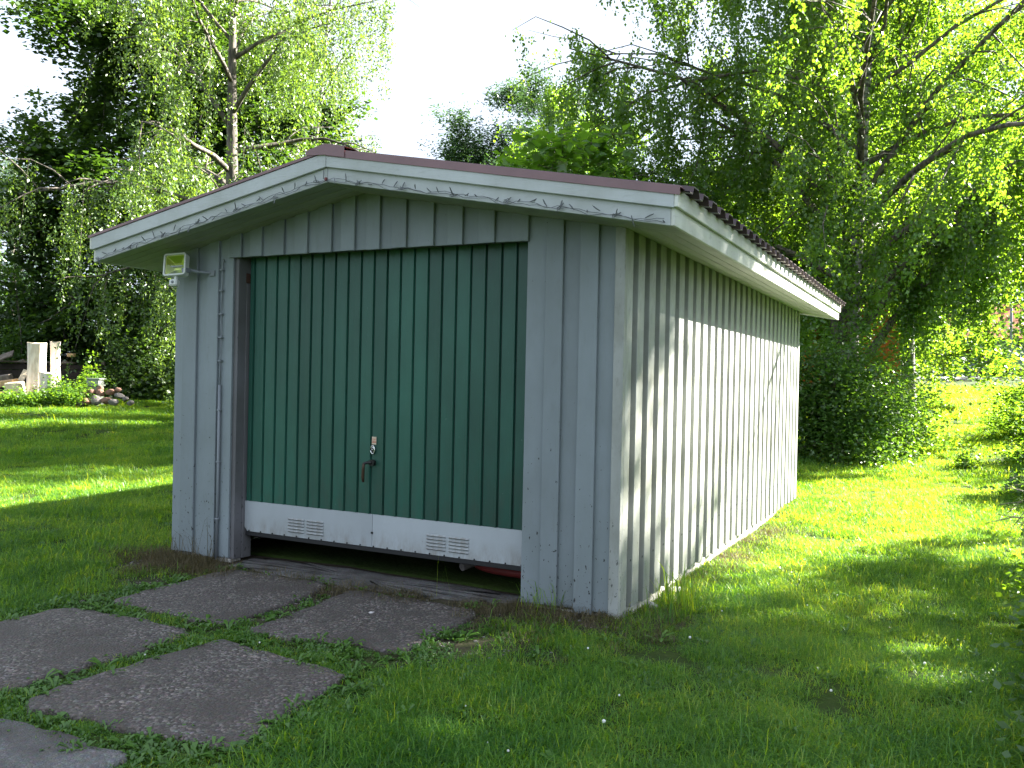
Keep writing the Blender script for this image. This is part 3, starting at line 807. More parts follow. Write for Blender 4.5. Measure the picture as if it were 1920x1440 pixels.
# ------------------------------------------------------------------ things fixed to the garage
fl = empty("floodlight", (0.185, -0.17, 2.235))
tag(fl, "square white floodlight with yellow reflector and motion sensor on the garage corner", "floodlight")
from mathutils import Euler
RF = Euler((math.radians(-14), math.radians(-5), math.radians(20)), 'XYZ').to_matrix()
def lam(v): return [tuple(RF @ Vector(p)) for p in v]
def rrect(w, h, r, k=5):
    P = []
    for cx, cz, a0 in ((w - r, h - r, 0), (-w + r, h - r, 90), (-w + r, -h + r, 180), (w - r, -h + r, 270)):
        for t in np.linspace(a0, a0 + 90, k): P.append((cx + r * math.cos(math.radians(t)), cz + r * math.sin(math.radians(t))))
    return P
O, I = rrect(0.09, 0.09, 0.022), rrect(0.0775, 0.0775, 0.010)
k = len(O)
v = [(a, -0.03, b) for a, b in O] + [(a, -0.03, b) for a, b in I] + [(a, 0.03, b) for a, b in O] + [(a * 0.6, 0.06, b * 0.6) for a, b in O] + [(a, -0.012, b) for a, b in I]
f = [(i, (i + 1) % k, k + (i + 1) % k, k + i) for i in range(k)] + [(i, 2 * k + i, 2 * k + (i + 1) % k, (i + 1) % k) for i in range(k)]
f += [(2 * k + i, 3 * k + i, 3 * k + (i + 1) % k, 2 * k + (i + 1) % k) for i in range(k)] + [tuple(range(3 * k, 4 * k))] + [(k + i, k + (i + 1) % k, 4 * k + (i + 1) % k, 4 * k + i) for i in range(k)]
m = MB(); m.add(lam(v), f); m.build("housing", MT['lamp'], fl)
a, b = 0.077, 0.077; c, d_ = 0.026, 0.026
v = [(-a, -0.013, -b), (a, -0.013, -b), (a, -0.013, b), (-a, -0.013, b), (-c, 0.03, -d_), (c, 0.03, -d_), (c, 0.03, d_), (-c, 0.03, d_)]
m = MB(); m.add(lam(v), [(0, 1, 5, 4), (1, 2, 6, 5), (2, 3, 7, 6), (3, 0, 4, 7), (4, 5, 6, 7)]); m.build("reflector", MT['reflector'], fl)
m = MB()
for i in range(4):
    m.tube(lam([v[i], v[i + 4]]), 0.0028, 5); m.tube(lam([v[i], v[(i + 1) % 4]]), 0.0026, 5); m.tube(lam([v[i + 4], v[(i + 1) % 4 + 4]]), 0.0022, 5)
m.build("reflector_edge", MT['refledge'], fl)
m = MB(); m.tube(lam([(-0.05, 0.012, 0), (0.05, 0.012, 0)]), 0.005, 8); m.build("halogen_tube", MT['bulb'], fl)
gm, nt, p = new_mat("clear_glass"); nt.nodes.remove(p)
g1, g2, g3 = nt.nodes.new("ShaderNodeBsdfTransparent"), nt.nodes.new("ShaderNodeBsdfGlossy"), nt.nodes.new("ShaderNodeMixShader")
g2.inputs["Roughness"].default_value = 0.05; g3.inputs["Fac"].default_value = 0.03
nt.links.new(g1.outputs[0], g3.inputs[1]); nt.links.new(g2.outputs[0], g3.inputs[2]); nt.links.new(g3.outputs[0], nt.nodes["Material Output"].inputs["Surface"])
m = MB(); m.box((-0.077, -0.024, -0.077), (0.077, -0.020, 0.077)); m.v = lam(m.v); m.build("glass_pane", gm, fl)
m = MB(); m.box((-0.012, -0.005, -0.125), (0.012, 0.02, -0.088), 0.003); m.v = lam(m.v); m.build("sensor_neck", MT['lamp'], fl)
m = MB(); m.box((-0.035, -0.035, -0.175), (0.03, 0.025, -0.118), 0.01); m.v = lam(m.v); sns = m.build("motion_sensor", MT['lamp'], fl)
m = MB(); m.tube(lam([(-0.004, -0.034, -0.148), (-0.004, -0.042, -0.150)]), [0.013, 0.008], 10); m.build("sensor_lens", MT['pipe'], sns)
m = MB(); m.tube([(0.08, 0.05, -0.03), (0.15, 0.09, -0.045), (0.235, 0.145, -0.05)], 0.011, 8)
m.box((0.05, 0.005, -0.055), (0.10, 0.055, -0.02), 0.004); m.box((0.205, 0.132, -0.075), (0.26, 0.147, -0.03), 0.004); m.build("bracket", MT['pipe'], fl)

cc = empty("cable_conduit", (0.505, 0, 0))
tag(cc, "thin grey cable and conduit clipped up the boards left of the door", "cable")
m = MB(); m.tube([(0, -0.016, -0.03), (0.002, -0.016, 0.6), (0, -0.016, 1.32)], 0.0115, 8); m.build("pipe", MT['pipe'], cc, True)
m = MB(); m.tube([(0, -0.014, 1.3), (0.003, -0.012, 1.45), (0.004, -0.013, 1.62), (0.0, -0.012, 1.8), (0.004, -0.012, 2.0), (0.006, -0.013, 2.25), (0.016, -0.014, 2.29), (0.022, -0.01, 2.27)], 0.0055, 6); m.build("cable", MT['pipe'], cc, True)
clip = None
for z in (0.28, 0.72, 1.12, 1.5, 1.68, 1.86, 2.04, 2.2):
    if clip is None:
        m = MB(); m.box((-0.016, -0.029, 0), (0.016, -0.0005, 0.014), 0.003); o = m.build("clip", MT['pipe'], cc); clip = o.data
    else: o = link("clip", clip, None, cc)
    o.location = (0, 0, z)

sl = empty("string_light", (AX, -OG, soff(AX)))
tag(sl, "tangled dark string of small unlit lights along the gable fascia", "string lights")
r = np.random.default_rng(8)
for strand in range(2):
    xs = np.arange(XE0 + 0.03, XE1 - 0.02, 0.045)
    zz = [0.012 + 0.007 * math.sin(x * 9 + strand * 2.2) + 0.008 * math.sin(x * 23 + strand) * (strand + 0.4) + r.normal(0, 0.004) for x in xs]
    P = [(x - AX, -0.032 - r.uniform(0, 0.014), soff(x) - soff(AX) + z + 0.002) for x, z in zip(xs, zz)]
    m = MB(); m.tube(P, 0.0018, 5); m.build("wire", MT['wire'], sl)
bm_ = tw_ = None
for k in range(52):
    x = XE0 + 0.05 + k * (XE1 - XE0 - 0.09) / 51 + r.normal(0, 0.012)
    z = soff(x) - soff(AX) + 0.018 + r.normal(0, 0.005)
    if bm_ is None:
        m = MB(); m.tube([(0, 0, 0), (0, -0.004, 0.022), (0.002, -0.006, 0.034), (0.003, -0.006, 0.042)], [0.002, 0.003, 0.0026, 0.001], 6); o = m.build("bulb", MT['wire'], sl); bm_ = o.data
    else: o = link("bulb", bm_, None, sl)
    o.location = (x - AX, -0.04, z); o.rotation_euler = (r.normal(0, 0.5), r.normal(0, 0.6) + (math.pi if r.random() < 0.25 else 0), r.uniform(0, 6)); o.scale = (1.3, 1.3, r.uniform(0.8, 1.5))
    if k % 4 == 0:
        if tw_ is None:
            t = np.linspace(0, 4 * np.pi, 17); m = MB(); m.tube(np.stack([0.016 * np.sin(t * 1.3) + t * 0.003 - 0.02, 0.004 * np.cos(t), 0.010 * np.cos(t * 1.1)], -1), 0.0024, 5); o = m.build("wire_knot", MT['wire'], sl); tw_ = o.data
        else: o = link("wire_knot", tw_, None, sl)
        o.location = (x - AX, -0.04, z); o.rotation_euler = (0, r.normal(0, 0.3), 0)
m = MB(); m.box((-0.008, -0.048, 0.002), (0.008, -0.03, 0.024), 0.003); m.build("red_tape", MT['redwire'], sl)

# red rim lying inside under the door
t = np.linspace(0, 2 * np.pi, 49)
m = MB(); m.tube(np.stack([2.82 + 0.40 * np.cos(t), 0.72 + 0.22 * np.sin(t), 0.05 + 0 * t], -1), 0.035, 8, False)
m.tube(np.stack([2.82 + 0.38 * np.cos(t), 0.74 + 0.22 * np.sin(t), 0.12 + 0 * t], -1), 0.035, 8, False)
m.tube(np.stack([2.84 + 0.38 * np.cos(t), 0.76 + 0.22 * np.sin(t), 0.19 + 0 * t], -1), 0.035, 8, False)
tub = m.build("red_tub", MT['red'], None, True)
tag(tub, "faded red curved plastic rim on the floor behind the gap under the door", "tub")
m = MB(); m.tube([(2.44, 0.42, 0.06), (2.56, 0.7, 0.12)], 0.03, 10)
tag(m.build("grey_pole_end", MT['stone']), "blunt grey pole end beside the red rim under the door", "pole")

# stones
def stone(name, loc, size, seed, mat, label, cat="stone", group=None, flat=0.7, yaw=None):
    r = np.random.default_rng(seed)
    import bmesh
    bm = bmesh.new(); bmesh.ops.create_icosphere(bm, subdivisions=2, radius=1)
    ph = r.uniform(0, 6, 6); A = r.normal(0, 1, (4, 3)); A /= np.linalg.norm(A, axis=1)[:, None]
    for v in bm.verts:
        n_ = np.array(v.co); s = 1 + 0.10 * math.sin(n_[0] * 3 + ph[0]) + 0.10 * math.sin(n_[1] * 3.3 + ph[1]) + r.normal(0, 0.03)
        n_ = n_ * s
        for a in A:
            dd = n_ @ a
            if dd > 0.62: n_ = n_ - a * (dd - 0.62) * 0.85
        v.co = n_
    me = bpy.data.meshes.new(name); bm.to_mesh(me); bm.free()
    o = link(name, me, mat); o.location = loc; o.scale = (size, size * r.uniform(0.65, 0.9), size * flat); o.rotation_euler = (r.normal(0, 0.15), r.normal(0, 0.15), r.uniform(0, 6) if yaw is None else yaw)
    tag(o, label, cat, group); return o
stone("white_stone", (2.42, -0.62, float(gz(2.42, -0.62)) + 0.02), 0.032, 5, MT['palestone'], "small whitish stone lying on the dark paving slab")
stone("foundation_stone", (3.72, -0.02, -0.10), 0.085, 6, MT['palestone'], "pale rough stone under the near corner of the garage", "stone", None, 0.8)
for k, (y, s) in enumerate(((0.62, 0.05), (1.12, 0.07))):
    stone("foundation_stone", (3.80, y, -0.085), s, 16 + k, MT['palestone'], ("small pale stone at the side wall, nearer to the corner", "pale stone under the side boards behind the tall grass")[k])

# ------------------------------------------------------------------ plants: generators
def leaf_arrays(P, axis_, L, Wd, rng, fold=0.18, up=0.0):
    """one folded four-point leaf at each of P, long axis along axis_"""
    n = len(P)
    a = axis_ / (np.linalg.norm(axis_, axis=1)[:, None] + 1e-9)
    q = rng.normal(0, 1, (n, 3)); q[:, 2] += up * 0
    b = np.cross(a, q); b /= np.linalg.norm(b, axis=1)[:, None] + 1e-9
    if up > 0:                              # turn the blade so that it faces the sky
        z = np.array([0, 0, 1.0]); bz = np.cross(a, np.broadcast_to(z, a.shape) + rng.normal(0, 1 - up, (n, 3))); bz /= np.linalg.norm(bz, axis=1)[:, None] + 1e-9
        b = bz
    c = np.cross(a, b)
    L = (L * rng.uniform(0.65, 1.2, n))[:, None]; w = L * Wd
    v0 = P; v2 = P + a * L
    mid = P + a * L * 0.45 + c * L * fold * 0.5
    v1 = mid + b * w * 0.5; v3 = mid - b * w * 0.5
    V = np.stack([v0, v1, v2, v3], 1).reshape(-1, 3)
    F = np.arange(4 * n, dtype=np.int32).reshape(n, 4)
    return V, F

def branch_curve(p0, d0, length, rng, n=6, sag=0.0, wob=0.12, up=0.0):
    P = [np.array(p0, float)]; d = np.array(d0, float); d /= np.linalg.norm(d)
    for i in range(n - 1):
        d = d + rng.normal(0, wob, 3) + np.array([0, 0, up - sag * (i + 1) / n]); d /= np.linalg.norm(d)
        P.append(P[-1] + d * length / (n - 1))
    return np.array(P)

def crown_profile(u, kind):
    if kind == 'round': return math.sqrt(max(0.02, 1 - (2 * u - 0.9) ** 2 / 1.3))
    if kind == 'birch': return (0.55 + 0.45 * math.sin(min(1, u / 0.45) * math.pi / 2)) * math.sqrt(max(0.03, 1 - max(0, (u - 0.3) / 0.72) ** 2))
    if kind == 'cone': return max(0.05, 1.02 - u)
    return 1.0

def build_tree(name, label, base, H, cb, R, nleaf, leafL, leafW, leaf, bark, tr, seed, style='birch', nlimb=16, group=None, cat="tree",
               limb_parts=False, lean=(0, 0), sub=7, twigs=5, keep=None, strand=(0.4, 1.2), trunk_wob=0.03, limb_el=None, spread=0.07, squash=(1, 1)):
    rng = np.random.default_rng(seed)
    bx, by = base; bz = float(gz(bx, by))
    root = empty(name, (bx, by, bz)); tag(root, label, cat, group)
    n = 12
    u = np.linspace(0, 1, n)
    T = np.stack([lean[0] * u ** 1.5 + np.cumsum(rng.normal(0, trunk_wob, n)) * u, lean[1] * u ** 1.5 + np.cumsum(rng.normal(0, trunk_wob, n)) * u, -0.15 + u * H * 0.97], -1)
    rad = tr * np.maximum(0.06, (1 - u) ** 0.85); rad[0] *= 1.35
    wood = MB(); wood.tube(T, rad, 9)
    nodes = []; limbs = []
    for i in range(nlimb):
        uu = cb / H + (0.96 - cb / H) * ((i + rng.uniform(0, 0.8)) / nlimb)
        p0 = np.array([np.interp(uu, u, T[:, k]) for k in range(3)])
        az = i * 2.4 + rng.normal(0, 0.35)
        rel = (uu - cb / H) / (1 - cb / H)
        ln = R * crown_profile(rel, 'birch' if style == 'birch' else 'round' if style in ('maple', 'round') else 'cone') * rng.uniform(0.75, 1.12)
        el = math.radians(rng.uniform(28, 58)) if style == 'birch' else math.radians(rng.uniform(10, 45)) if style in ('maple', 'round') else math.radians(rng.uniform(-8, 10))
        if limb_el is not None: el = math.radians(rng.uniform(*limb_el))
        d0 = np.array([math.cos(az) * math.cos(el) * squash[0], math.sin(az) * math.cos(el) * squash[1], math.sin(el)])
        P = branch_curve(p0, d0, ln * 1.12, rng, 7, 0.30 if style == 'birch' else 0.12, 0.13)
        r0 = max(0.012, np.interp(uu, u, rad) * 0.55)
        rr = r0 * np.linspace(1, 0.18, 7)
        if limb_parts: m = MB(); m.tube(P, rr, 7); limbs.append(m)
        else: wood.tube(P, rr, 5)
        for j in range(sub):
            t = rng.uniform(0.22, 1.0) * 6; k = int(min(5, t)); q = P[k] + (P[k + 1] - P[k]) * (t - k)
            dl = P[k + 1] - P[k]; dl /= np.linalg.norm(dl) + 1e-9
            ds = dl + rng.normal(0, 0.75, 3) + (np.array([0, 0, 0.1]))
            l2 = (0.22 + 0.30 * rng.random()) * ln + 0.25
            S = branch_curve(q, ds, l2, rng, 5, 0.35 if style == 'birch' else 0.1, 0.2)
            (limbs[-1] if limb_parts else wood).tube(S, np.linspace(max(0.006, r0 * 0.28), 0.004, 5), 4)
            for _ in range(twigs):
                tt = rng.uniform(0.15, 1.0) * 4; kk = int(min(3, tt)); nodes.append(S[kk] + (S[kk + 1] - S[kk]) * (tt - kk))
        for _ in range(twigs):
            tt = rng.uniform(0.5, 1.0) * 6; kk = int(min(5, tt)); nodes.append(P[kk] + (P[kk + 1] - P[kk]) * (tt - kk))
    nodes = np.array(nodes)
    if keep is not None:
        wx = nodes + np.array([bx, by, bz]); nodes = nodes[keep(wx)]
    K = len(nodes)
    if style == 'birch':
        sdir = np.tile([0.0, 0, -1.0], (K, 1)) + rng.normal(0, 0.22, (K, 3)); slen = rng.uniform(strand[0], strand[1], K)
    else:
        sdir = rng.normal(0, 1, (K, 3)); sdir[:, 2] = np.abs(sdir[:, 2]) * 0.3; slen = rng.uniform(strand[0], strand[1], K) * 0.7
    sdir /= np.linalg.norm(sdir, axis=1)[:, None]
    tw = MB()
    for i in range(0, K, max(1, K // 260)):
        tw.tube(np.stack([nodes[i], nodes[i] + sdir[i] * slen[i] * 0.5, nodes[i] + sdir[i] * slen[i]]), [0.006, 0.004, 0.002], 3, False)
    wgt = rng.lognormal(0, 0.55, K) * slen; wgt /= wgt.sum()
    idx = rng.choice(K, nleaf, p=wgt)
    t = rng.random(nleaf)
    Pn = nodes[idx] + sdir[idx] * (slen[idx] * t)[:, None] + rng.normal(0, spread, (nleaf, 3))
    if style == 'birch':
        ax = rng.normal(0, 0.75, (nleaf, 3)); ax[:, 2] -= 0.75; upv = 0.0
    elif style in ('maple', 'round'):
        ax = rng.normal(0, 1, (nleaf, 3)); ax[:, 2] = ax[:, 2] * 0.3 - 0.25; upv = 0.65
    else:
        ax = sdir[idx] * 0.6 + rng.normal(0, 0.7, (nleaf, 3)); upv = 0.0
    V, F = leaf_arrays(Pn, ax, leafL, leafW, rng, 0.2, upv)
    clump = rng.random(K)[idx]
    tint = np.clip(0.55 * clump + 0.45 * rng.random(nleaf), 0, 1)
    cr = mesh_np("crown", V, F, {"tint": tint})
    link("crown", cr, LF[leaf], root)
    wood.build("trunk", MT[bark], root, True)
    tag(tw.build("twigs", MT[bark], root), kind="stuff")
    for m in limbs: m.build("limb", MT['greybark'], root, True)
    return root

def build_shrub(name, label, base, size, nleaf, leafL, leafW, leaf, seed, group=None, cat="shrub", bark='greybark', clumps=60, cr=0.22, up=0.4, hollow=0.35, stems=9, zfloor=0.02):
    """many thin stems fanning out of the ground, leaves gathered in clumps along and at the end of them"""
    rng = np.random.default_rng(seed)
    bx, by = base; bz = float(gz(bx, by))
    root = empty(name, (bx, by, bz)); tag(root, label, cat, group)
    sx, sy, sz = size
    d = rng.normal(0, 1, (clumps, 3)); d[:, 2] = np.abs(d[:, 2]); d /= np.linalg.norm(d, axis=1)[:, None]
    rad = (hollow + (1 - hollow) * rng.random(clumps)) ** 0.7 * (0.78 + 0.3 * np.sin(d[:, 0] * 4 + seed) * np.sin(d[:, 1] * 3.1 + d[:, 2] * 4))
    C = d * rad[:, None] * np.array([sx, sy, sz])
    C[:, 2] = np.maximum(C[:, 2], zfloor + 0.05)
    wood = MB()
    for i in range(min(clumps, max(stems, clumps // 3))):
        e = C[i]; s0 = np.array([e[0] * 0.12, e[1] * 0.12, -0.05])
        mid = s0 * 0.5 + e * 0.5 + np.array([-e[0] * 0.12, -e[1] * 0.12, 0.10 * sz])
        wood.tube([s0, (s0 + mid) / 2 + rng.normal(0, 0.01 * sz, 3), mid, e], np.array([0.016, 0.012, 0.008, 0.003]) * max(0.35, sz / 2.5), 4)
    wood.build("stem", MT[bark], root, True)
    wgt = rng.lognormal(0, 0.5, clumps); idx = rng.choice(clumps, nleaf, p=wgt / wgt.sum())
    P = C[idx] + rng.normal(0, cr, (nleaf, 3)) * np.array([1, 1, 0.65])
    P[:, 2] = np.where(P[:, 2] < zfloor, zfloor + np.abs(rng.normal(0, 0.12, nleaf)), P[:, 2])
    ax = rng.normal(0, 1, (nleaf, 3)); ax[:, 2] = ax[:, 2] * 0.45 - 0.1
    V, F = leaf_arrays(P, ax, leafL, leafW, rng, 0.2, up)
    tint = np.clip(0.5 * rng.random(clumps)[idx] + 0.5 * rng.random(nleaf), 0, 1)
    link("crown", mesh_np("crown", V, F, {"tint": tint}), LF[leaf], root)
    return root

def sun_gap(w):
    # branches that would hang between the low sun and the sunlit lawn and wall are missing from this crown
    n_ = -SUN_AZ[1] * w[:, 0] + SUN_AZ[0] * w[:, 1]; g_ = SUN_AZ[0] * w[:, 0] + SUN_AZ[1] * w[:, 1] - w[:, 2] / math.tan(SUN_EL)
    thin_ = np.modf(np.abs(np.sin(w[:, 0] * 12.9 + w[:, 1] * 78.2)) * 437.5)[0] < 0.85
    return ~(((n_ < 2.8) & (g_ < 9.5)) | ((n_ < 6.0) & (g_ > -6.5) & (g_ < 1.0) & thin_))

# ------------------------------------------------------------------ trees on the right, behind the garage
build_tree("birch_tree", "big spreading birch with pale limbs behind the right of the garage", at(1585, 18.5), 11.8, 1.4, 6.9, 235000, 0.085, 0.72, 'birch', 'birchbark', 0.24, 21,
           'birch', 34, None, limb_parts=True, lean=(0.5, 0.3), sub=12, twigs=8, strand=(0.5, 1.7), spread=0.075, keep=sun_gap)
build_tree("birch_tree", "slim birch rising behind the lighter bush, its crown reaching the right edge", at(1705, 20.0), 12.5, 3.0, 4.2, 92000, 0.09, 0.75, 'birch', 'birchbark', 0.17, 22,
           'birch', 26, None, lean=(-0.4, 0), sub=9, twigs=7, strand=(0.5, 1.6), spread=0.12)
build_tree("birch_tree", "thin light-crowned birch farther off, left of the big birch", at(1075, 33.0), 12.0, 2.0, 3.0, 46000, 0.095, 0.7, 'birch', 'birchbark', 0.14, 23,
           'birch', 18, None, sub=7, twigs=5)
build_tree("pine_tree", "spreading bluish pine showing over the ridge of the roof, leftmost there", at(915, 38.0), 11.2, 2.0, 3.3, 42000, 0.20, 0.36, 'pine', 'greybark', 0.2, 24, 'round', 26, None, sub=8, twigs=6, spread=0.22)
build_tree("pine_tree", "taller bluish pine just left of the thin distant birch", at(1000, 40.0), 13.0, 2.0, 3.6, 46000, 0.20, 0.36, 'pine', 'greybark', 0.2, 25, 'round', 26, None, sub=8, twigs=6, spread=0.22)
build_tree("young_maple_tree", "young maple with big bright leaves peeping over the roof", at(1045, 17.0), 5.5, 1.6, 2.0, 3400, 0.21, 0.95, 'young', 'greybark', 0.06, 26, 'maple', 14, None, sub=5, twigs=3, spread=0.12)
build_tree("maple_tree", "dark green leafy tree low behind the roof between maple and big birch", at(1225, 21.0), 6.6, 1.2, 2.6, 26000, 0.10, 0.8, 'bush', 'greybark', 0.10, 27, 'round', 16, None, sub=7, twigs=5)

build_tree("lime_tree", "dense leafy tree behind the big birch, filling the gaps below", at(1480, 28.0), 6.6, 0.8, 3.4, 20000, 0.17, 0.8, 'birch', 'greybark', 0.18, 28, 'round', 22, "leafy trees behind the birches", sub=9, twigs=6, spread=0.2)
build_tree("lime_tree", "dense leafy tree behind the slim birch, nearest the right edge", at(1700, 31.0), 13.0, 1.2, 4.6, 38000, 0.19, 0.8, 'birch', 'greybark', 0.2, 29, 'round', 24, "leafy trees behind the birches", sub=9, twigs=6, spread=0.22)
build_tree("lime_tree", "broad leafy tree high behind the fork of the big birch", at(1590, 33.0), 14.0, 3.0, 4.6, 26000, 0.2, 0.8, 'birch', 'greybark', 0.2, 30, 'round', 22, "leafy trees behind the birches", sub=9, twigs=6, spread=0.25)

# bushes at the back corner and along the right edge
build_shrub("bush", "tall dark leafy bush against the back corner of the garage", at(1575, 15.6), (1.25, 1.2, 3.3), 24000, 0.08, 0.6, 'bush', 41, None, "bush", clumps=150, cr=0.24, hollow=0.25)
build_shrub("bush", "lighter rounded bush leaning over the path beside the tall dark bush", at(1655, 17.2), (1.1, 1.2, 2.7), 15000, 0.08, 0.65, 'birch', 42, None, "bush", clumps=120, cr=0.28, hollow=0.25)
hedge = [
    (6.16, -1.0, 0.24, 0.36, 'bush', "small leafy plant in the bottom right corner of the photo"),
    (6.36, -0.3, 0.42, 0.75, 'bush', "leafy dark shrub at the right edge nearest the camera"),
    (6.45, 1.1, 0.55, 0.9, 'bright', "second shrub along the right edge, with bright upright leaves"),
    (6.68, 3.1, 0.65, 1.0, 'bush', "dense shrub on the right edge in front of the small spruce"),
    (7.3, 8.6, 0.95, 1.25, 'bush', "low shrub on the right edge behind the small spruce"),
    (7.5, 12.5, 1.3, 1.7, 'bright', "sunlit shrub on the right where the path bends away"),
    (7.4, 17.5, 2.0, 2.3, 'bright', "broad sunlit shrub beside the far end of the grass path"),
    (8.6, 24.0, 2.4, 1.8, 'bush', "wide green shrub before the far road on the right"),
]
for k, (x, y, r_, h_, lf, lab) in enumerate(hedge):
    build_shrub("shrub", lab, (x, y), (r_, r_ * 1.15, h_), (3600 if y < -0.9 else 8000) if y < 5 else 12000, 0.06 if y < 5 else 0.085, 0.6, lf, 60 + k, "shrubs along the right edge", "shrub", clumps=(26 if y < -0.9 else 48) if y < 5 else 70, cr=0.10 if y < 5 else 0.22, hollow=0.15 if y < 5 else 0.35)
build_tree("spruce_sapling", "small spruce sapling among the shrubs on the right edge", (6.72, 5.6), 1.7, 0.15, 0.62, 16000, 0.028, 0.22, 'spruce', 'greybark', 0.03, 70, 'cone', 34, None, "spruce", sub=5, twigs=5, strand=(0.05, 0.16), spread=0.012)
build_shrub("sapling", "thin leafy seedling standing alone on the sunlit path", at(1815, 14.5), (0.22, 0.22, 1.05), 500, 0.07, 0.55, 'bright', 71, None, "sapling", clumps=22, cr=0.09, hollow=0.1)

# ------------------------------------------------------------------ trees on the left
build_tree("maple_tree", "big dark maple filling the left of the sky", at(285, 27.5), 13.4, 1.5, 4.5, 92000, 0.18, 0.9, 'maple', 'greybark', 0.3, 81, 'maple', 34, None, sub=11, twigs=7, spread=0.2, limb_el=(0, 40))
build_tree("birch_tree", "drooping birch with long hanging twigs before the dark maple", at(425, 20.0), 13.5, 1.4, 3.8, 108000, 0.080, 0.5, 'willow', 'greybark', 0.22, 82,
           'birch', 26, None, limb_parts=True, sub=9, twigs=7, strand=(0.6, 2.0), spread=0.06)
build_tree("maple_tree", "second dark maple between the big one and the garage roof", at(420, 30.0), 12.0, 2.0, 4.6, 42000, 0.2, 0.9, 'maple', 'greybark', 0.25, 86, 'maple', 26, None, sub=9, twigs=6, spread=0.2, limb_el=(0, 40))
build_tree("pine_tree", "pale distant pine at the left edge of the photo", at(20, 46.0), 11.5, 3.5, 3.2, 18000, 0.19, 0.2, 'pine', 'greybark', 0.2, 83, 'round', 16, None, sub=6, twigs=5, spread=0.2)
build_tree("birch_tree", "birch with loose high twigs reaching over the roof ridge", at(560, 30.0), 17.5, 6.0, 3.4, 22000, 0.085, 0.55, 'willow', 'birchbark', 0.16, 84, 'birch', 14, None, sub=6, twigs=5, strand=(0.6, 2.2), lean=(1.2, 0.6))
under = [
    (-30, 27.0, 2.6, 3.6, "dark tall shrub at the left edge behind the wood heap"),
    (75, 29.0, 2.4, 5.2, "tall dark green shrub directly behind the white stump"),
    (190, 29.5, 2.8, 4.6, "broad dark shrub behind the leafy sapling"),
    (300, 27.5, 2.8, 4.2, "dark shrub beside the left wall of the garage"),
    (275, 25.5, 1.6, 2.3, "lower shrub with some bright leaf tips beside the stone heap"),
    (430, 28.0, 3.0, 4.4, "dark shrub mostly hidden behind the garage wall"),
]
for k, (px, d, r_, h_, lab) in enumerate(under):
    build_shrub("undergrowth_shrub", lab, at(px, d), (r_, r_, h_), 15000, 0.12, 0.7, 'dark', 90 + k, "dark shrubs under the left trees", "shrub", clumps=110, cr=0.36, hollow=0.45)
build_shrub("light_shrub", "slender lighter green shrub standing among the dark ones at the left edge", at(45, 26.0), (0.9, 0.9, 4.0), 5000, 0.11, 0.6, 'bush', 101, None, "shrub", clumps=60, cr=0.22, hollow=0.2)
build_shrub("sapling", "sunlit young sapling with pale leaves behind the stone heap", at(172, 22.6), (0.45, 0.4, 2.0), 900, 0.095, 0.6, 'bright', 102, None, "sapling", clumps=40, cr=0.10, hollow=0.2)
for k, (px, d, r_, h_, lab) in enumerate(((100, 21.9, 0.5, 0.75, "bright weedy bush before the white stumps"), (135, 21.6, 0.45, 0.7, "leafy weed bush at the left end of the stone heap"), (20, 21.6, 0.6, 0.45, "low weed bush at the left edge before the wood heap"), (70, 21.5, 0.5, 0.4, "small yellow-green weed bush at the foot of the tallest stump"))):
    build_shrub("weed_bush", lab, at(px, d), (r_, r_, h_), 2600, 0.08, 0.55, 'bright', 110 + k, "weeds round the stumps", "weeds", clumps=34, cr=0.13)

# far woodland that closes the horizon
rng = np.random.default_rng(5)
Cn = []
for a in np.linspace(-78, 52, 170):
    an = math.radians(a); d = rng.uniform(62, 85)
    x, y = CAM[0] + math.sin(an) * d, CAM[1] + math.cos(an) * d
    hh = rng.uniform(4, 7.5)
    for q in range(7): Cn.append((x + rng.normal(0, 2), y + rng.normal(0, 2), float(gz(x, y)) + hh * rng.uniform(0.05, 1)))
Cn = np.array(Cn); idx = rng.integers(0, len(Cn), 60000)
P = Cn[idx] + rng.normal(0, 0.9, (60000, 3)); ax = rng.normal(0, 1, (60000, 3))
V, F = leaf_arrays(P, ax, 0.42, 0.8, rng, 0.2, 0.3)
wd = link("distant_woodland", mesh_np("distant_woodland", V, F, {"tint": np.clip(0.6 * rng.random(len(Cn))[idx] + 0.4 * rng.random(60000), 0, 1)}), LF['dark'])
tag(wd, "distant dark green woodland closing the view", None, None, "stuff")

# trees just outside the frame on the right whose shade covers the foreground
shade = [((17.15, 13.0), 16.5, 6.3, 4.2, 120, "broad leafy tree east of the lawn shading the garage front"),
         ((20.4, 12.2), 17.5, 6.5, 4.6, 121, "taller leafy tree behind the shade tree east of the lawn")]
def shade_edge(w):
    # crowns trimmed to shape the sun and shade on wall and lawn: wide in the middle, narrow towards the top
    n_ = -SUN_AZ[1] * w[:, 0] + SUN_AZ[0] * w[:, 1]; h_ = w[:, 2] + 0.55 * np.sin(w[:, 0] * 1.9 + w[:, 1] * 1.3)
    lim = np.where(h_ > 11.8, -2.65, np.where(h_ > 10.0, -1.35, -2.4))
    return n_ < lim + 0.3 * np.sin(w[:, 2] * 5 + w[:, 0] * 3)
for b_, H_, cb_, R_, sd_, lab in shade:
    build_tree("lawn_tree", lab, b_, H_, cb_, R_, 27000, 0.19, 0.8, 'bush', 'greybark', 0.25, sd_, 'round', 26, "trees east of the lawn", sub=9, twigs=6, spread=0.18,
               keep=shade_edge)

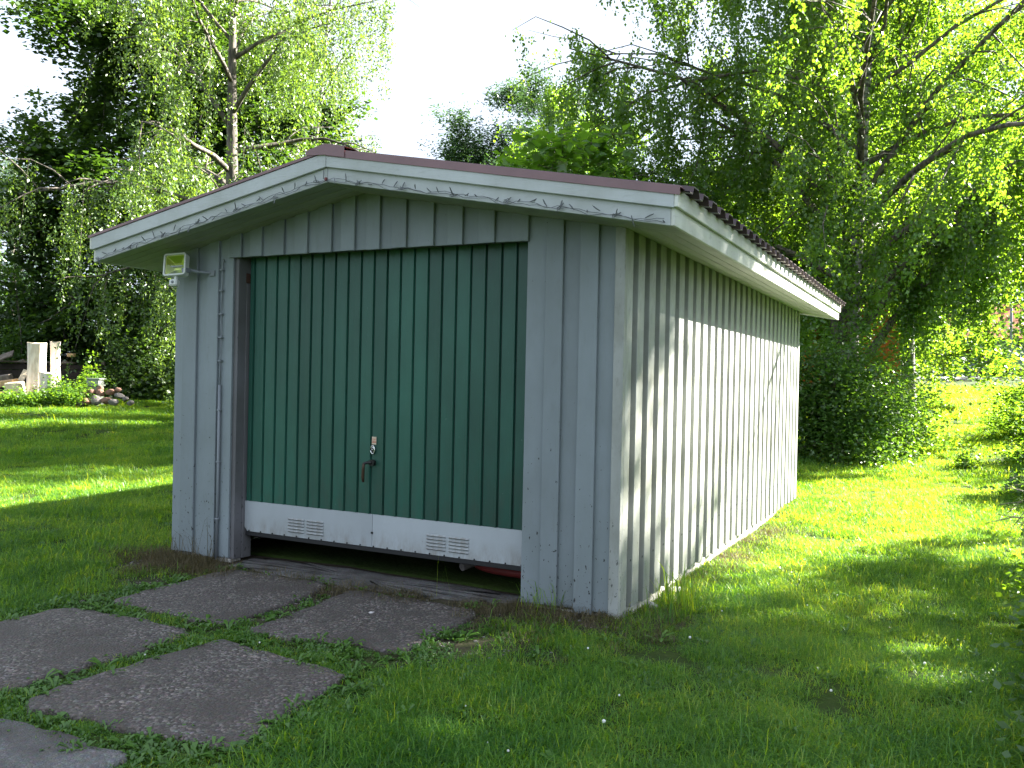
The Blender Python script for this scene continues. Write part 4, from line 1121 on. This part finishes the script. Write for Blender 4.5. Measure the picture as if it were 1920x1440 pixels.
# ------------------------------------------------------------------ left yard: stumps, heap of stones, wood
def stump(px, d, w, h, seed, label, mat_b, lean_=(0, 0), flare=1.25):
    x, y = at(px, d); z = float(gz(x, y)); r = np.random.default_rng(seed)
    root = empty("tree_stump", (x, y, z)); tag(root, label, "tree stump", "cut tree stumps on the left")
    n = 14; th = np.linspace(0, 2 * np.pi, n, endpoint=False); wob = 1 + 0.10 * np.sin(3 * th + seed) + r.normal(0, 0.04, n)
    m = MB(); v = []
    hs = [-0.1, 0.08, 0.3, 0.6, 0.85, 1.0]; fs = [flare * 1.15, flare, 1.06, 0.97, 1.0, 1.03]
    for q, (hh, ff) in enumerate(zip(hs, fs)):
        for t_, ww in zip(th, wob): v.append((lean_[0] * hh * h + math.cos(t_) * w / 2 * ff * ww, lean_[1] * hh * h + math.sin(t_) * w / 2 * ff * ww, hh * h if hh < 1 else h + 0.02 * math.sin(t_ * 2)))
    f = [(q * n + i, q * n + (i + 1) % n, (q + 1) * n + (i + 1) % n, (q + 1) * n + i) for q in range(5) for i in range(n)]
    m.add(v, f); m.build("bark", MT[mat_b], root, True)
    top = v[-n:]
    m = MB(); m.add([(a, b, c + 0.002) for a, b, c in top] + [(np.mean([p[0] for p in top]), np.mean([p[1] for p in top]), h + 0.01)], [(i, (i + 1) % n, n) for i in range(n)]); m.build("cut_face", MT['stumpwood'], root)
stump(69, 23.0, 0.44, 1.52, 1, "tallest of the white tree stumps, thick and straight-sided", 'stumpbark')
stump(106, 23.4, 0.25, 1.55, 2, "thinner tall stump with rough bark, right of the thick white one", 'stumpbark', (-0.04, 0), 1.8)
stump(93, 22.5, 0.40, 0.80, 3, "low pale stump between and before the two tall ones", 'stumpbark')

rng = np.random.default_rng(14)
heap = [(150, 755, .17, 0), (165, 752, .15, 1), (182, 750, .20, 0), (200, 752, .15, 1), (215, 755, .16, 0), (158, 738, .15, 1), (172, 735, .15, 1), (190, 737, .14, 1), (207, 735, .14, 1), (188, 728, .12, 1), (225, 742, .13, 0), (236, 748, .12, 0), (246, 755, .11, 0), (222, 731, .11, 1)]
where = ["leftmost at the bottom of", "second from the left at the foot of", "biggest at the bottom of", "reddish at the middle foot of", "grey at the right foot of", "reddish upper left in", "flat reddish one on the top left of", "orange one in the middle of", "reddish upper right in", "pale-lit one on the very top of", "grey one stepping down on the right of", "second grey one stepping down the right end of", "lowest grey one at the right tip of", "reddish one topping the right side of"]
for k, (px, py, s, red) in enumerate(heap):
    d = 21.7 - (py - 740) * 0.012
    x, y = at(px, d); horizon_ = 690.5 + px * 0.0213
    z = CAM[2] - (py - horizon_) * d / FPX
    stone("fieldstone", (x, y, max(z, float(gz(x, y)) + s * 0.3)), s, 200 + k, MT['stonered'] if red else MT['stone'], f"stone {where[k]} the heap by the garage's left".replace("the heap by the garage's left", "the stone heap"), "stone", "stones in the heap at the left", 0.62, rng.uniform(-0.4, 0.4))

def plank(name, p0, p1, w, t, mat, label, cat, group=None, roll=0.0):
    p0, p1 = Vector(p0), Vector(p1); L_ = (p1 - p0).length
    o = MB().box((0, -w / 2, -t / 2), (L_, w / 2, t / 2), min(w, t) * 0.08).build(name, mat)
    o.location = p0; o.rotation_euler = (p1 - p0).to_track_quat('X', 'Z').to_euler(); o.rotation_euler.rotate_axis('X', roll)
    tag(o, label, cat, group); return o
def at3(px, py, d):
    x, y = at(px, d); return (x, y, float(CAM[2] - (py - (690.5 + px * 0.0213)) * d / FPX))
wl_ = ["sunlit split log lying flat at the left edge", "pale block of split wood before the white stump", "orange split log under the pale block", "short grey log on top of the wood heap at the left edge", "tilted pale board leaning against the thick stump", "low board along the foot of the wood heap"]
plank("split_log", at3(-12, 722, 23.0), at3(30, 716, 22.8), 0.20, 0.16, MT['orangewood'], wl_[0], "log", "wood in the heap at the left", 0.2)
plank("split_log", at3(14, 728, 22.4), at3(42, 726, 22.4), 0.30, 0.28, MT['stumpwood'], wl_[1], "log", "wood in the heap at the left", 0.1)
plank("split_log", at3(-10, 740, 22.3), at3(32, 741, 22.2), 0.18, 0.13, MT['orangewood'], wl_[2], "log", "wood in the heap at the left", 0.4)
plank("split_log", at3(-6, 710, 23.4), at3(20, 706, 23.3), 0.16, 0.14, MT['oldwood'], wl_[3], "log", "wood in the heap at the left", 0.3)
plank("leaning_board", at3(38, 715, 23.2), at3(49, 694, 23.4), 0.14, 0.04, MT['stumpwood'], wl_[4], "board", None, 0.6)
plank("foot_board", at3(-15, 748, 22.0), at3(48, 749, 22.0), 0.05, 0.12, MT['orangewood'], wl_[5], "board")
# low dark bin of tarred boards behind the stumps
bn = empty("compost_bin", (*at(60, 25.0), 0)); bn.location.z = float(gz(bn.location.x, bn.location.y))
tag(bn, "low dark bin of tarred boards behind the white stumps", "compost bin")
ux = Vector((RGT[0], RGT[1], 0)).normalized(); uy = Vector((FWD[0], FWD[1], 0)).normalized()
ang = math.atan2(ux.y, ux.x)
for k in range(5):
    o = MB().box((-1.5, -0.02, 0), (2.05, 0.02, 0.17), 0.004).build("board", MT['tar'], bn); o.location = (0, 0, 0.02 + 0.182 * k); o.rotation_euler.z = ang
for k in range(5):
    o = MB().box((-1.5, -0.02, 0), (2.05, 0.02, 0.17), 0.004).build("board", MT['tar'], bn); o.location = uy * 1.0 + Vector((0, 0, 0.02 + 0.182 * k)); o.rotation_euler.z = ang
for a in (-1.45, -0.3, 0.9, 2.0):
    o = MB().box((-0.05, 0.03, -0.1), (0.05, 0.11, 1.05), 0.004).build("post", MT['oldwood'], bn); o.location = ux * a; o.rotation_euler.z = ang
o = MB().box((-1.55, -0.10, 0), (1.2, 0.16, 0.05), 0.006).build("top_rail", MT['oldwood'], bn); o.location = (0, 0, 0.95); o.rotation_euler.z = ang
plank("grey_board", at3(-20, 678, 24.6), at3(24, 662, 24.7), 0.35, 0.04, MT['oldwood'], "warped grey board lying on the dark bin at the left edge", "board", None, 0.5)
plank("wood_block", at3(126, 666, 24.6), at3(139, 666, 24.6), 0.12, 0.10, MT['orangewood'], "short brown block of wood on the rail of the dark bin", "block")
# stepped grey box
bx_, by_ = at(179, 22.4); bz_ = float(gz(bx_, by_))
hb = empty("grey_box", (bx_, by_, bz_)); tag(hb, "small grey-green box with a sloped lid behind the stone heap", "box")
o = MB().box((-0.15, -0.15, 0), (0.15, 0.15, 0.5), 0.006).build("body", MT['boxgrey'], hb); o.rotation_euler.z = ang
o = MB().box((-0.15, -0.17, 0.54), (0.15, 0.15, 0.66), 0.006).build("upper_body", MT['boxgrey'], hb); o.rotation_euler.z = ang
o = MB().box((-0.18, -0.20, 0.505), (0.18, 0.18, 0.535), 0.006).build("ledge", MT['boxgrey'], hb); o.rotation_euler.z = ang
o = MB().box((-0.15, -0.2, 0.665), (0.19, 0.2, 0.70), 0.006).build("lid", MT['boxgrey'], hb); o.rotation_euler.z = ang

# ------------------------------------------------------------------ far right: house, road-side things
def house(name, label, centre, w, d, h, roof_h, yaw, mw, mr, wins):
    x, y = centre; root = empty(name, (x, y, float(gz(x, y)))); root.rotation_euler.z = yaw
    tag(root, label, "house")
    m = MB(); m.box((-w / 2, -d / 2, -0.6), (w / 2, d / 2, h)); m.build("wall", mw, root)
    m = MB(); m.prism([(-d / 2, h + 0.01), (d / 2, h + 0.01), (0, h + roof_h - 0.03)], -w / 2, w / 2, axis=0); m.build("gable", mw, root)
    for s in (-1, 1):
        m = MB(); a, b = (0.0, h + roof_h), (s * (d / 2 + 0.5), h - 0.5 * roof_h / (d / 2))
        m.add([(-w / 2 - 0.4, a[0], a[1]), (w / 2 + 0.4, a[0], a[1]), (w / 2 + 0.4, b[0], b[1]), (-w / 2 - 0.4, b[0], b[1]),
               (-w / 2 - 0.4, a[0], a[1] + 0.12), (w / 2 + 0.4, a[0], a[1] + 0.12), (w / 2 + 0.4, b[0], b[1] + 0.12), (-w / 2 - 0.4, b[0], b[1] + 0.12)],
              [(0, 1, 2, 3), (7, 6, 5, 4), (0, 4, 5, 1), (1, 5, 6, 2), (2, 6, 7, 3), (3, 7, 4, 0)]); m.build("roof", mr, root)
    for wx in wins:
        m = MB(); m.box((wx - 0.55, -d / 2 - 0.05, 1.0), (wx + 0.55, -d / 2 - 0.002, 2.3)); fr = m.build("window", MT['housewhite'], root)
        for q in (-1, 1):
            m = MB(); m.box((wx + q * 0.26 - 0.22, -d / 2 - 0.06, 1.08), (wx + q * 0.26 + 0.22, -d / 2 - 0.051, 2.22)); m.build("pane", MT['glassdark'], fr)
house("red_house", "red house with a tiled roof glimpsed through the birch leaves", at(1480, 30.5), 6.0, 6, 3.4, 2.4, 0.25, MT['housered'], MT['rooftile'], (-1.8, 1.2))
house("pale_house", "pale blue house far off beyond the road on the right", at(1850, 66.0), 6, 7, 3.0, 2.4, 0.1, MT['houseblue'], MT['rooftile'], (-2, 0))
x, y = at(1893, 50.0); lp = empty("lamp_post", (x, y, float(gz(x, y)))); tag(lp, "plain grey lamp post standing by the far road", "lamp post")
m = MB(); m.tube([(0, 0, -0.2), (0, 0, 3.0), (0, 0, 6.5)], [0.085, 0.075, 0.055], 10); m.build("pole", MT['polem'], lp, True)
m = MB(); m.tube([(0, 0, 6.5), (0, -0.3, 6.9), (0, -1.0, 7.0)], 0.04, 8); m.build("arm", MT['polem'], lp, True)
m = MB(); m.box((-0.14, -1.5, 6.93), (0.14, -0.9, 7.08), 0.03); m.build("lamp_head", MT['polem'], lp)
m = MB(); m.box((-0.14, -0.12, 1.2), (0.14, 0.12, 1.6), 0.02); m.build("fuse_box", MT['polem'], lp)
x, y = at(1878, 60.0)
stone("boulder", (x - 0.4, y, float(gz(x, y)) + 0.4), 1.3, 300, MT['darkrock'], "long dark brown boulder lying beyond the far road", "boulder", None, 0.55, 0.5)
x, y = at(1896, 58.0)
stone("boulder", (x + 0.1, y, float(gz(x, y)) + 0.35), 0.7, 301, MT['darkrock'], "smaller dark boulder right behind the lamp post", "boulder", None, 0.75, 0.2)
build_tree("far_tree", "dark shady tree beyond the road at the right edge", at(1880, 72.0), 12, 2.5, 5.0, 22000, 0.24, 0.8, 'dark', 'greybark', 0.3, 310, 'round', 18, "trees beyond the road", sub=7, twigs=5, spread=0.25)
build_tree("far_tree", "second shady tree beyond the road, hidden behind the birch leaves", at(1760, 70.0), 12, 2.5, 5.0, 22000, 0.24, 0.8, 'dark', 'greybark', 0.3, 311, 'round', 18, "trees beyond the road", sub=7, twigs=5, spread=0.25)

# ------------------------------------------------------------------ grass
def blades(n, area, h, w, lean_, rng, flop=0.5):
    x, y = rng.uniform(-area, area, n), rng.uniform(-area, area, n)
    az = rng.uniform(0, 2 * np.pi, n); hh = h * rng.lognormal(0, 0.28, n); ww = w * rng.uniform(0.7, 1.3, n)
    le = lean_ * rng.uniform(0.2, 1.4, n)
    dx, dy = np.cos(az), np.sin(az); px, py = -dy, dx
    b = np.stack([x, y, np.full(n, -0.012)], -1)
    s = np.stack([px, py, np.zeros(n)], -1) * ww[:, None] / 2
    mid = b + np.stack([dx * le * hh * 0.35, dy * le * hh * 0.35, hh * 0.62], -1)
    tip = b + np.stack([dx * le * hh, dy * le * hh, hh * (1 - flop * le * 0.45)], -1)
    V = np.stack([b - s, b + s, mid + s * 0.8, mid - s * 0.8, tip], 1).reshape(-1, 3)
    o = np.arange(n, dtype=np.int32)[:, None] * 5
    F4 = (o + np.array([[0, 1, 2, 3]])); F3 = o + np.array([[3, 2, 4, 4]])
    return V, F4, F3
def blade_mesh(name, parts, tints):
    V = []; F = []; T = []; off = 0
    for (v, f4, f3), t in zip(parts, tints):
        n = len(f4); V.append(v)
        F += [tuple(q) for q in (f4 + off)] + [tuple(q[:3]) for q in (f3 + off)]
        T += list(t) + list(t); off += len(v)
    me = bpy.data.meshes.new(name); me.from_pydata(np.concatenate(V).tolist(), [], F); me.update()
    a = me.attributes.new("tint", 'FLOAT', 'FACE'); a.data.foreach_set("value", np.array(T, np.float32))
    return me
def leaf_rosette(n, L, W_, rng, ctr, rise=0.35):
    az = rng.uniform(0, 2 * np.pi, n); l = L * rng.uniform(0.6, 1.1, n)
    d = np.stack([np.cos(az), np.sin(az), np.zeros(n)], -1); s = np.stack([-np.sin(az), np.cos(az), np.zeros(n)], -1)
    up = np.array([0, 0, 1.0]); e = rng.uniform(0.15, rise * 2, n)[:, None]
    p0 = ctr + d * 0.004; p1 = p0 + d * (l * 0.35)[:, None] + up * (l[:, None] * e * 0.6); p2 = p0 + d * (l * 0.75)[:, None] + up * (l[:, None] * e * 0.85); p3 = p0 + d * l[:, None] + up * (l[:, None] * e * 0.6)
    w = (l * W_)[:, None]
    return np.stack([p0, p1 + s * w * 0.35, p1 - s * w * 0.35, p2 + s * w * 0.5, p2 - s * w * 0.5, p3], 1)
def rosette_faces(k0, n):
    F = []
    for i in range(n):
        o = k0 + i * 6; F += [(o, o + 2, o + 1), (o + 1, o + 2, o + 4, o + 3), (o + 3, o + 4, o + 5)]
    return F
tufts = []
for k in range(7):
    r = np.random.default_rng(500 + k)
    n = 260; p = blades(n, 0.15, (0.038, 0.046, 0.041, 0.052, 0.035, 0.062, 0.044)[k], 0.0036, 1.5, r)
    tufts.append(blade_mesh("grass_tuft", [p], [np.clip(r.normal(0.48, 0.32, n), 0, 1)]))
def rosette_mesh(name, seed, count, L, W_, area, rise, nleaf):
    r = np.random.default_rng(seed); V = []; F = []; T = []
    for c in range(count):
        ctr = np.array([r.uniform(-area, area), r.uniform(-area, area), 0.0]); k = r.integers(*nleaf)
        F += rosette_faces(sum(len(v) for v in V), k); V.append(leaf_rosette(k, L * r.uniform(0.7, 1.2), W_, r, ctr, rise).reshape(-1, 3)); T += list(np.repeat(np.clip(r.normal(0.5, 0.25, k), 0, 1), 3))
    me = bpy.data.meshes.new(name); me.from_pydata(np.concatenate(V).tolist(), [], F); me.update()
    a = me.attributes.new("tint", 'FLOAT', 'FACE'); a.data.foreach_set("value", np.array(T, np.float32)); return me
weeds = [rosette_mesh("dandelion_rosette", 601, 1, 0.085, 0.24, 0.0, 0.35, (9, 13)), rosette_mesh("plantain_rosette", 602, 1, 0.055, 0.5, 0.0, 0.4, (6, 9)),
         rosette_mesh("clover_patch", 603, 26, 0.022, 0.8, 0.10, 0.9, (3, 5)), rosette_mesh("clover_patch", 604, 30, 0.018, 0.8, 0.11, 0.9, (3, 5)), rosette_mesh("dandelion_rosette", 605, 2, 0.06, 0.26, 0.05, 0.5, (8, 12))]
drys = []
for k in range(3):
    r = np.random.default_rng(700 + k); p = blades(120, 0.13, 0.06, 0.003, 1.3, r); drys.append(blade_mesh("dry_tuft", [p], [r.random(120)]))

def scatter(name, label, meshes, mat, pts, rot, scl, pick):
    """stuff: one object whose points carry tufts"""
    src = bpy.data.collections.new(name + "_sources")
    for i, me in enumerate(meshes):
        if not me.materials: me.materials.append(mat)
        o = bpy.data.objects.new(f"{name}_source_{i:02d}", me); src.objects.link(o)
    me = bpy.data.meshes.new(name); me.vertices.add(len(pts)); me.vertices.foreach_set("co", np.asarray(pts, np.float32).ravel())
    for an, ty, arr in (("rotz", 'FLOAT', rot), ("scl", 'FLOAT', scl), ("pick", 'INT', pick)):
        a = me.attributes.new(an, ty, 'POINT'); a.data.foreach_set("value", np.asarray(arr, np.float32 if ty == 'FLOAT' else np.int32))
    o = bpy.data.objects.new(name, me); COL.objects.link(o); tag(o, label, None, None, "stuff")
    ng = bpy.data.node_groups.new(name + "_nodes", 'GeometryNodeTree')
    ng.interface.new_socket("Geometry", in_out='INPUT', socket_type='NodeSocketGeometry'); ng.interface.new_socket("Geometry", in_out='OUTPUT', socket_type='NodeSocketGeometry')
    N, L = ng.nodes, ng.links
    gi, go = N.new("NodeGroupInput"), N.new("NodeGroupOutput")
    ci = N.new("GeometryNodeCollectionInfo"); ci.inputs["Collection"].default_value = src; ci.inputs["Separate Children"].default_value = True; ci.inputs["Reset Children"].default_value = True
    ip = N.new("GeometryNodeInstanceOnPoints"); ip.inputs["Pick Instance"].default_value = True
    def attr(nm, ty):
        a = N.new("GeometryNodeInputNamedAttribute"); a.data_type = ty; a.inputs["Name"].default_value = nm; return a
    ar, as_, ap_ = attr("rotz", 'FLOAT'), attr("scl", 'FLOAT'), attr("pick", 'INT')
    cx = N.new("ShaderNodeCombineXYZ"); L.new(ar.outputs["Attribute"], cx.inputs["Z"])
    L.new(gi.outputs[0], ip.inputs["Points"]); L.new(ci.outputs[0], ip.inputs["Instance"]); L.new(ap_.outputs["Attribute"], ip.inputs["Instance Index"])
    L.new(cx.outputs[0], ip.inputs["Rotation"]); L.new(as_.outputs["Attribute"], ip.inputs["Scale"]); L.new(ip.outputs[0], go.inputs[0])
    md = o.modifiers.new("scatter", 'NODES'); md.node_group = ng
    return o
def in_poly(x, y, poly, grow=0.0):
    P = np.array(poly); c = P.mean(0); P = c + (P - c) * (1 + grow)
    ins = np.zeros(len(x), bool); j = len(P) - 1
    for i in range(len(P)):
        xi, yi = P[i]; xj, yj = P[j]
        ins ^= ((yi > y) != (yj > y)) & (x < (xj - xi) * (y - yi) / (yj - yi + 1e-12) + xi); j = i
    return ins
rng = np.random.default_rng(77)
def visible(x, y, pad=0.06):
    dx, dy = x - CAM[0], y - CAM[1]
    f = dx * FWD[0] + dy * FWD[1]; r = dx * RGT[0] + dy * RGT[1]
    return (f > 0.5) & (np.abs(r) < f * 0.584 + 2.4)
def blocked(x, y, grow=0.0):
    b = (x > 0.0) & (x < W + 0.02) & (y > -0.02) & (y < D)
    for _, pl in SLABS: b |= in_poly(x, y, pl, grow)
    b |= (x > 0.62) & (x < 3.1) & (y > -0.15)  & (y < 2)
    return b
pts = []
for dmin, dmax, dens, sc_ in ((0, 7.5, 70, 0.95), (7.5, 15, 34, 1.15), (15, 27, 12, 1.6), (27, 48, 3, 2.8)):
    A_ = 60; m_ = int(dens * 4 * dmax * dmax)
    x = CAM[0] + rng.uniform(-dmax, dmax, m_); y = CAM[1] + rng.uniform(-dmax, dmax, m_)
    d = np.hypot(x - CAM[0], y - CAM[1]); k = (d >= dmin) & (d < dmax) & visible(x, y) & ~blocked(x, y, 0.03)
    k &= rng.random(m_) > soil_amount(x, y) * 1.25
    pts.append(np.stack([x[k], y[k], np.full(k.sum(), sc_)], -1))
pts = np.concatenate(pts)
X, Y, S = pts.T
nz = np.sin(X * 1.9 + 0.7 * np.sin(Y * 2.3)) * np.sin(Y * 1.6 + 0.8 * np.sin(X * 1.1)) + 0.5 * np.sin(X * 5.1 + Y * 3.7)
near_slab = np.zeros(len(X), bool)
for _, pl in SLABS: near_slab |= in_poly(X, Y, pl, 0.38)
S2 = S * np.where(near_slab, 0.55, 1.0) * np.clip(1.0 + 0.22 * nz + rng.normal(0, 0.12, len(X)), 0.55, 1.7)
pick = np.where(rng.random(len(X)) < 0.12, 5, rng.integers(0, 7, len(X)))
scatter("lawn_grass", "short mown green lawn grass round the garage", tufts, LF['grass'], np.stack([X, Y, gz(X, Y)], -1), rng.uniform(0, 6.28, len(X)), S2, pick)
# broad-leaved weeds: dense along the slab joints, thin in the lawn
m_ = 3200; x = rng.uniform(0.3, 3.7, m_); y = rng.uniform(-4, -0.1, m_)
near = np.zeros(m_, bool)
for _, pl in SLABS: near |= in_poly(x, y, pl, 0.42)
k = near & ~blocked(x, y, 0.0) & (rng.random(m_) > np.where(y > -0.5, 0.8, 0.2)); wx, wy = x[k], y[k]
m_ = 1500; x = rng.uniform(-4, 7.0, m_); y = rng.uniform(-4, 5, m_); k = visible(x, y) & ~blocked(x, y, 0.1) & (rng.random(m_) > soil_amount(x, y))
wx = np.r_[wx, x[k]]; wy = np.r_[wy, y[k]]
scatter("ground_cover", "dandelion, plantain and clover leaves in the slab joints and lawn", weeds, LF['broad'], np.stack([wx, wy, gz(wx, wy) + 0.004], -1), rng.uniform(0, 6.28, len(wx)), rng.uniform(0.45, 1.05, len(wx)), rng.integers(0, 5, len(wx)))
# dry grass on the bare soil by the posts and along the wall
dx_, dy_ = [], []
for cx_, cy_, sx_, sy_, n_ in ((0.3, -0.2, 0.35, 0.15, 90), (3.35, -0.14, 0.35, 0.06, 26), (3.9, 2.8, 0.10, 1.8, 110), (2.0, -0.2, 0.7, 0.08, 40), (3.0, -0.5, 0.4, 0.2, 10)):
    dx_.append(rng.normal(cx_, sx_, n_)); dy_.append(rng.normal(cy_, sy_, n_))
x, y = np.concatenate(dx_), np.concatenate(dy_); k = ~blocked(x, y, 0.0); x, y = x[k], y[k]
scatter("dry_grass", "dry brown grass and litter at the foot of the walls", drys, LF['dry'], np.stack([x, y, gz(x, y)], -1), rng.uniform(0, 6.28, len(x)), rng.uniform(0.6, 1.2, len(x)), rng.integers(0, 3, len(x)))

# tall grass tufts against the walls
def tall_tuft(label, x, y, n, h, w, spread_, seed, leaf, lean_=0.55):
    r = np.random.default_rng(seed)
    p = blades(n, spread_, h, w, lean_, r, 0.7)
    me = blade_mesh("grass_clump", [p], [r.random(n)])
    o = link("grass_clump", me, LF[leaf]); o.location = (x, y, float(gz(x, y))); tag(o, label, "grass clump", "tall grass clumps at the garage walls")
tall_tuft("tall green grass clump against the sunlit side wall", 3.93, 0.78, 60, 0.30, 0.008, 0.13, 1, 'grass')
tall_tuft("smaller green grass clump nearer the front corner of the side wall", 3.95, 0.35, 40, 0.17, 0.006, 0.14, 2, 'grass')
tall_tuft("dry seeding grass at the foot of the left door post", 0.42, -0.10, 34, 0.26, 0.004, 0.14, 3, 'dry', 0.5)
tall_tuft("sparse dry stalks at the outer left corner of the garage", 0.08, -0.10, 14, 0.24, 0.004, 0.06, 4, 'dry', 0.4)
tall_tuft("dark grass clump at the foot of the right door post", 3.30, -0.08, 44, 0.17, 0.005, 0.13, 5, 'grass', 0.8)
tall_tuft("two long seed stalks standing before the white kick plate", 2.55, -0.02, 4, 0.34, 0.002, 0.10, 6, 'grass', 0.5)

# a few clover heads in the lawn and bits of litter on the bare soil
def ball(name, n_, r_, flat=1.0):
    import bmesh
    bm = bmesh.new(); bmesh.ops.create_icosphere(bm, subdivisions=1, radius=r_)
    for v in bm.verts: v.co.z *= flat
    me = bpy.data.meshes.new(name); bm.to_mesh(me); bm.free(); return me
m_ = 260; x = rng.uniform(1, 6, m_); y = rng.uniform(-3.4, 3, m_); k = visible(x, y) & ~blocked(x, y, 0.1) & (rng.random(m_) < 0.16) & (rng.random(m_) > soil_amount(x, y)); x, y = x[k], y[k]
scatter("clover_flowers", "tiny white clover heads in the lawn", [ball("clover_head", 1, 0.007), ball("clover_head", 1, 0.005)], MT['clover'], np.stack([x, y, gz(x, y) + 0.035], -1), rng.uniform(0, 6, len(x)), rng.uniform(0.7, 1.3, len(x)), rng.integers(0, 2, len(x)))
m_ = 5000; x = rng.uniform(-0.6, 4.4, m_); y = rng.uniform(-1.6, 0.12, m_); k = ~blocked(x, y, -0.02) & (rng.random(m_) < soil_amount(x, y) * 0.5); x, y = x[k], y[k]
scatter("soil_litter", "crumbs of gravel and litter on the bare soil by the door", [ball("crumb", 1, 0.008, 0.6), ball("crumb", 1, 0.005, 0.7), ball("crumb", 1, 0.012, 0.5)], MT['stone'], np.stack([x, y, gz(x, y) + 0.001], -1), rng.uniform(0, 6, len(x)), rng.uniform(0.5, 1.3, len(x)), rng.integers(0, 3, len(x)))
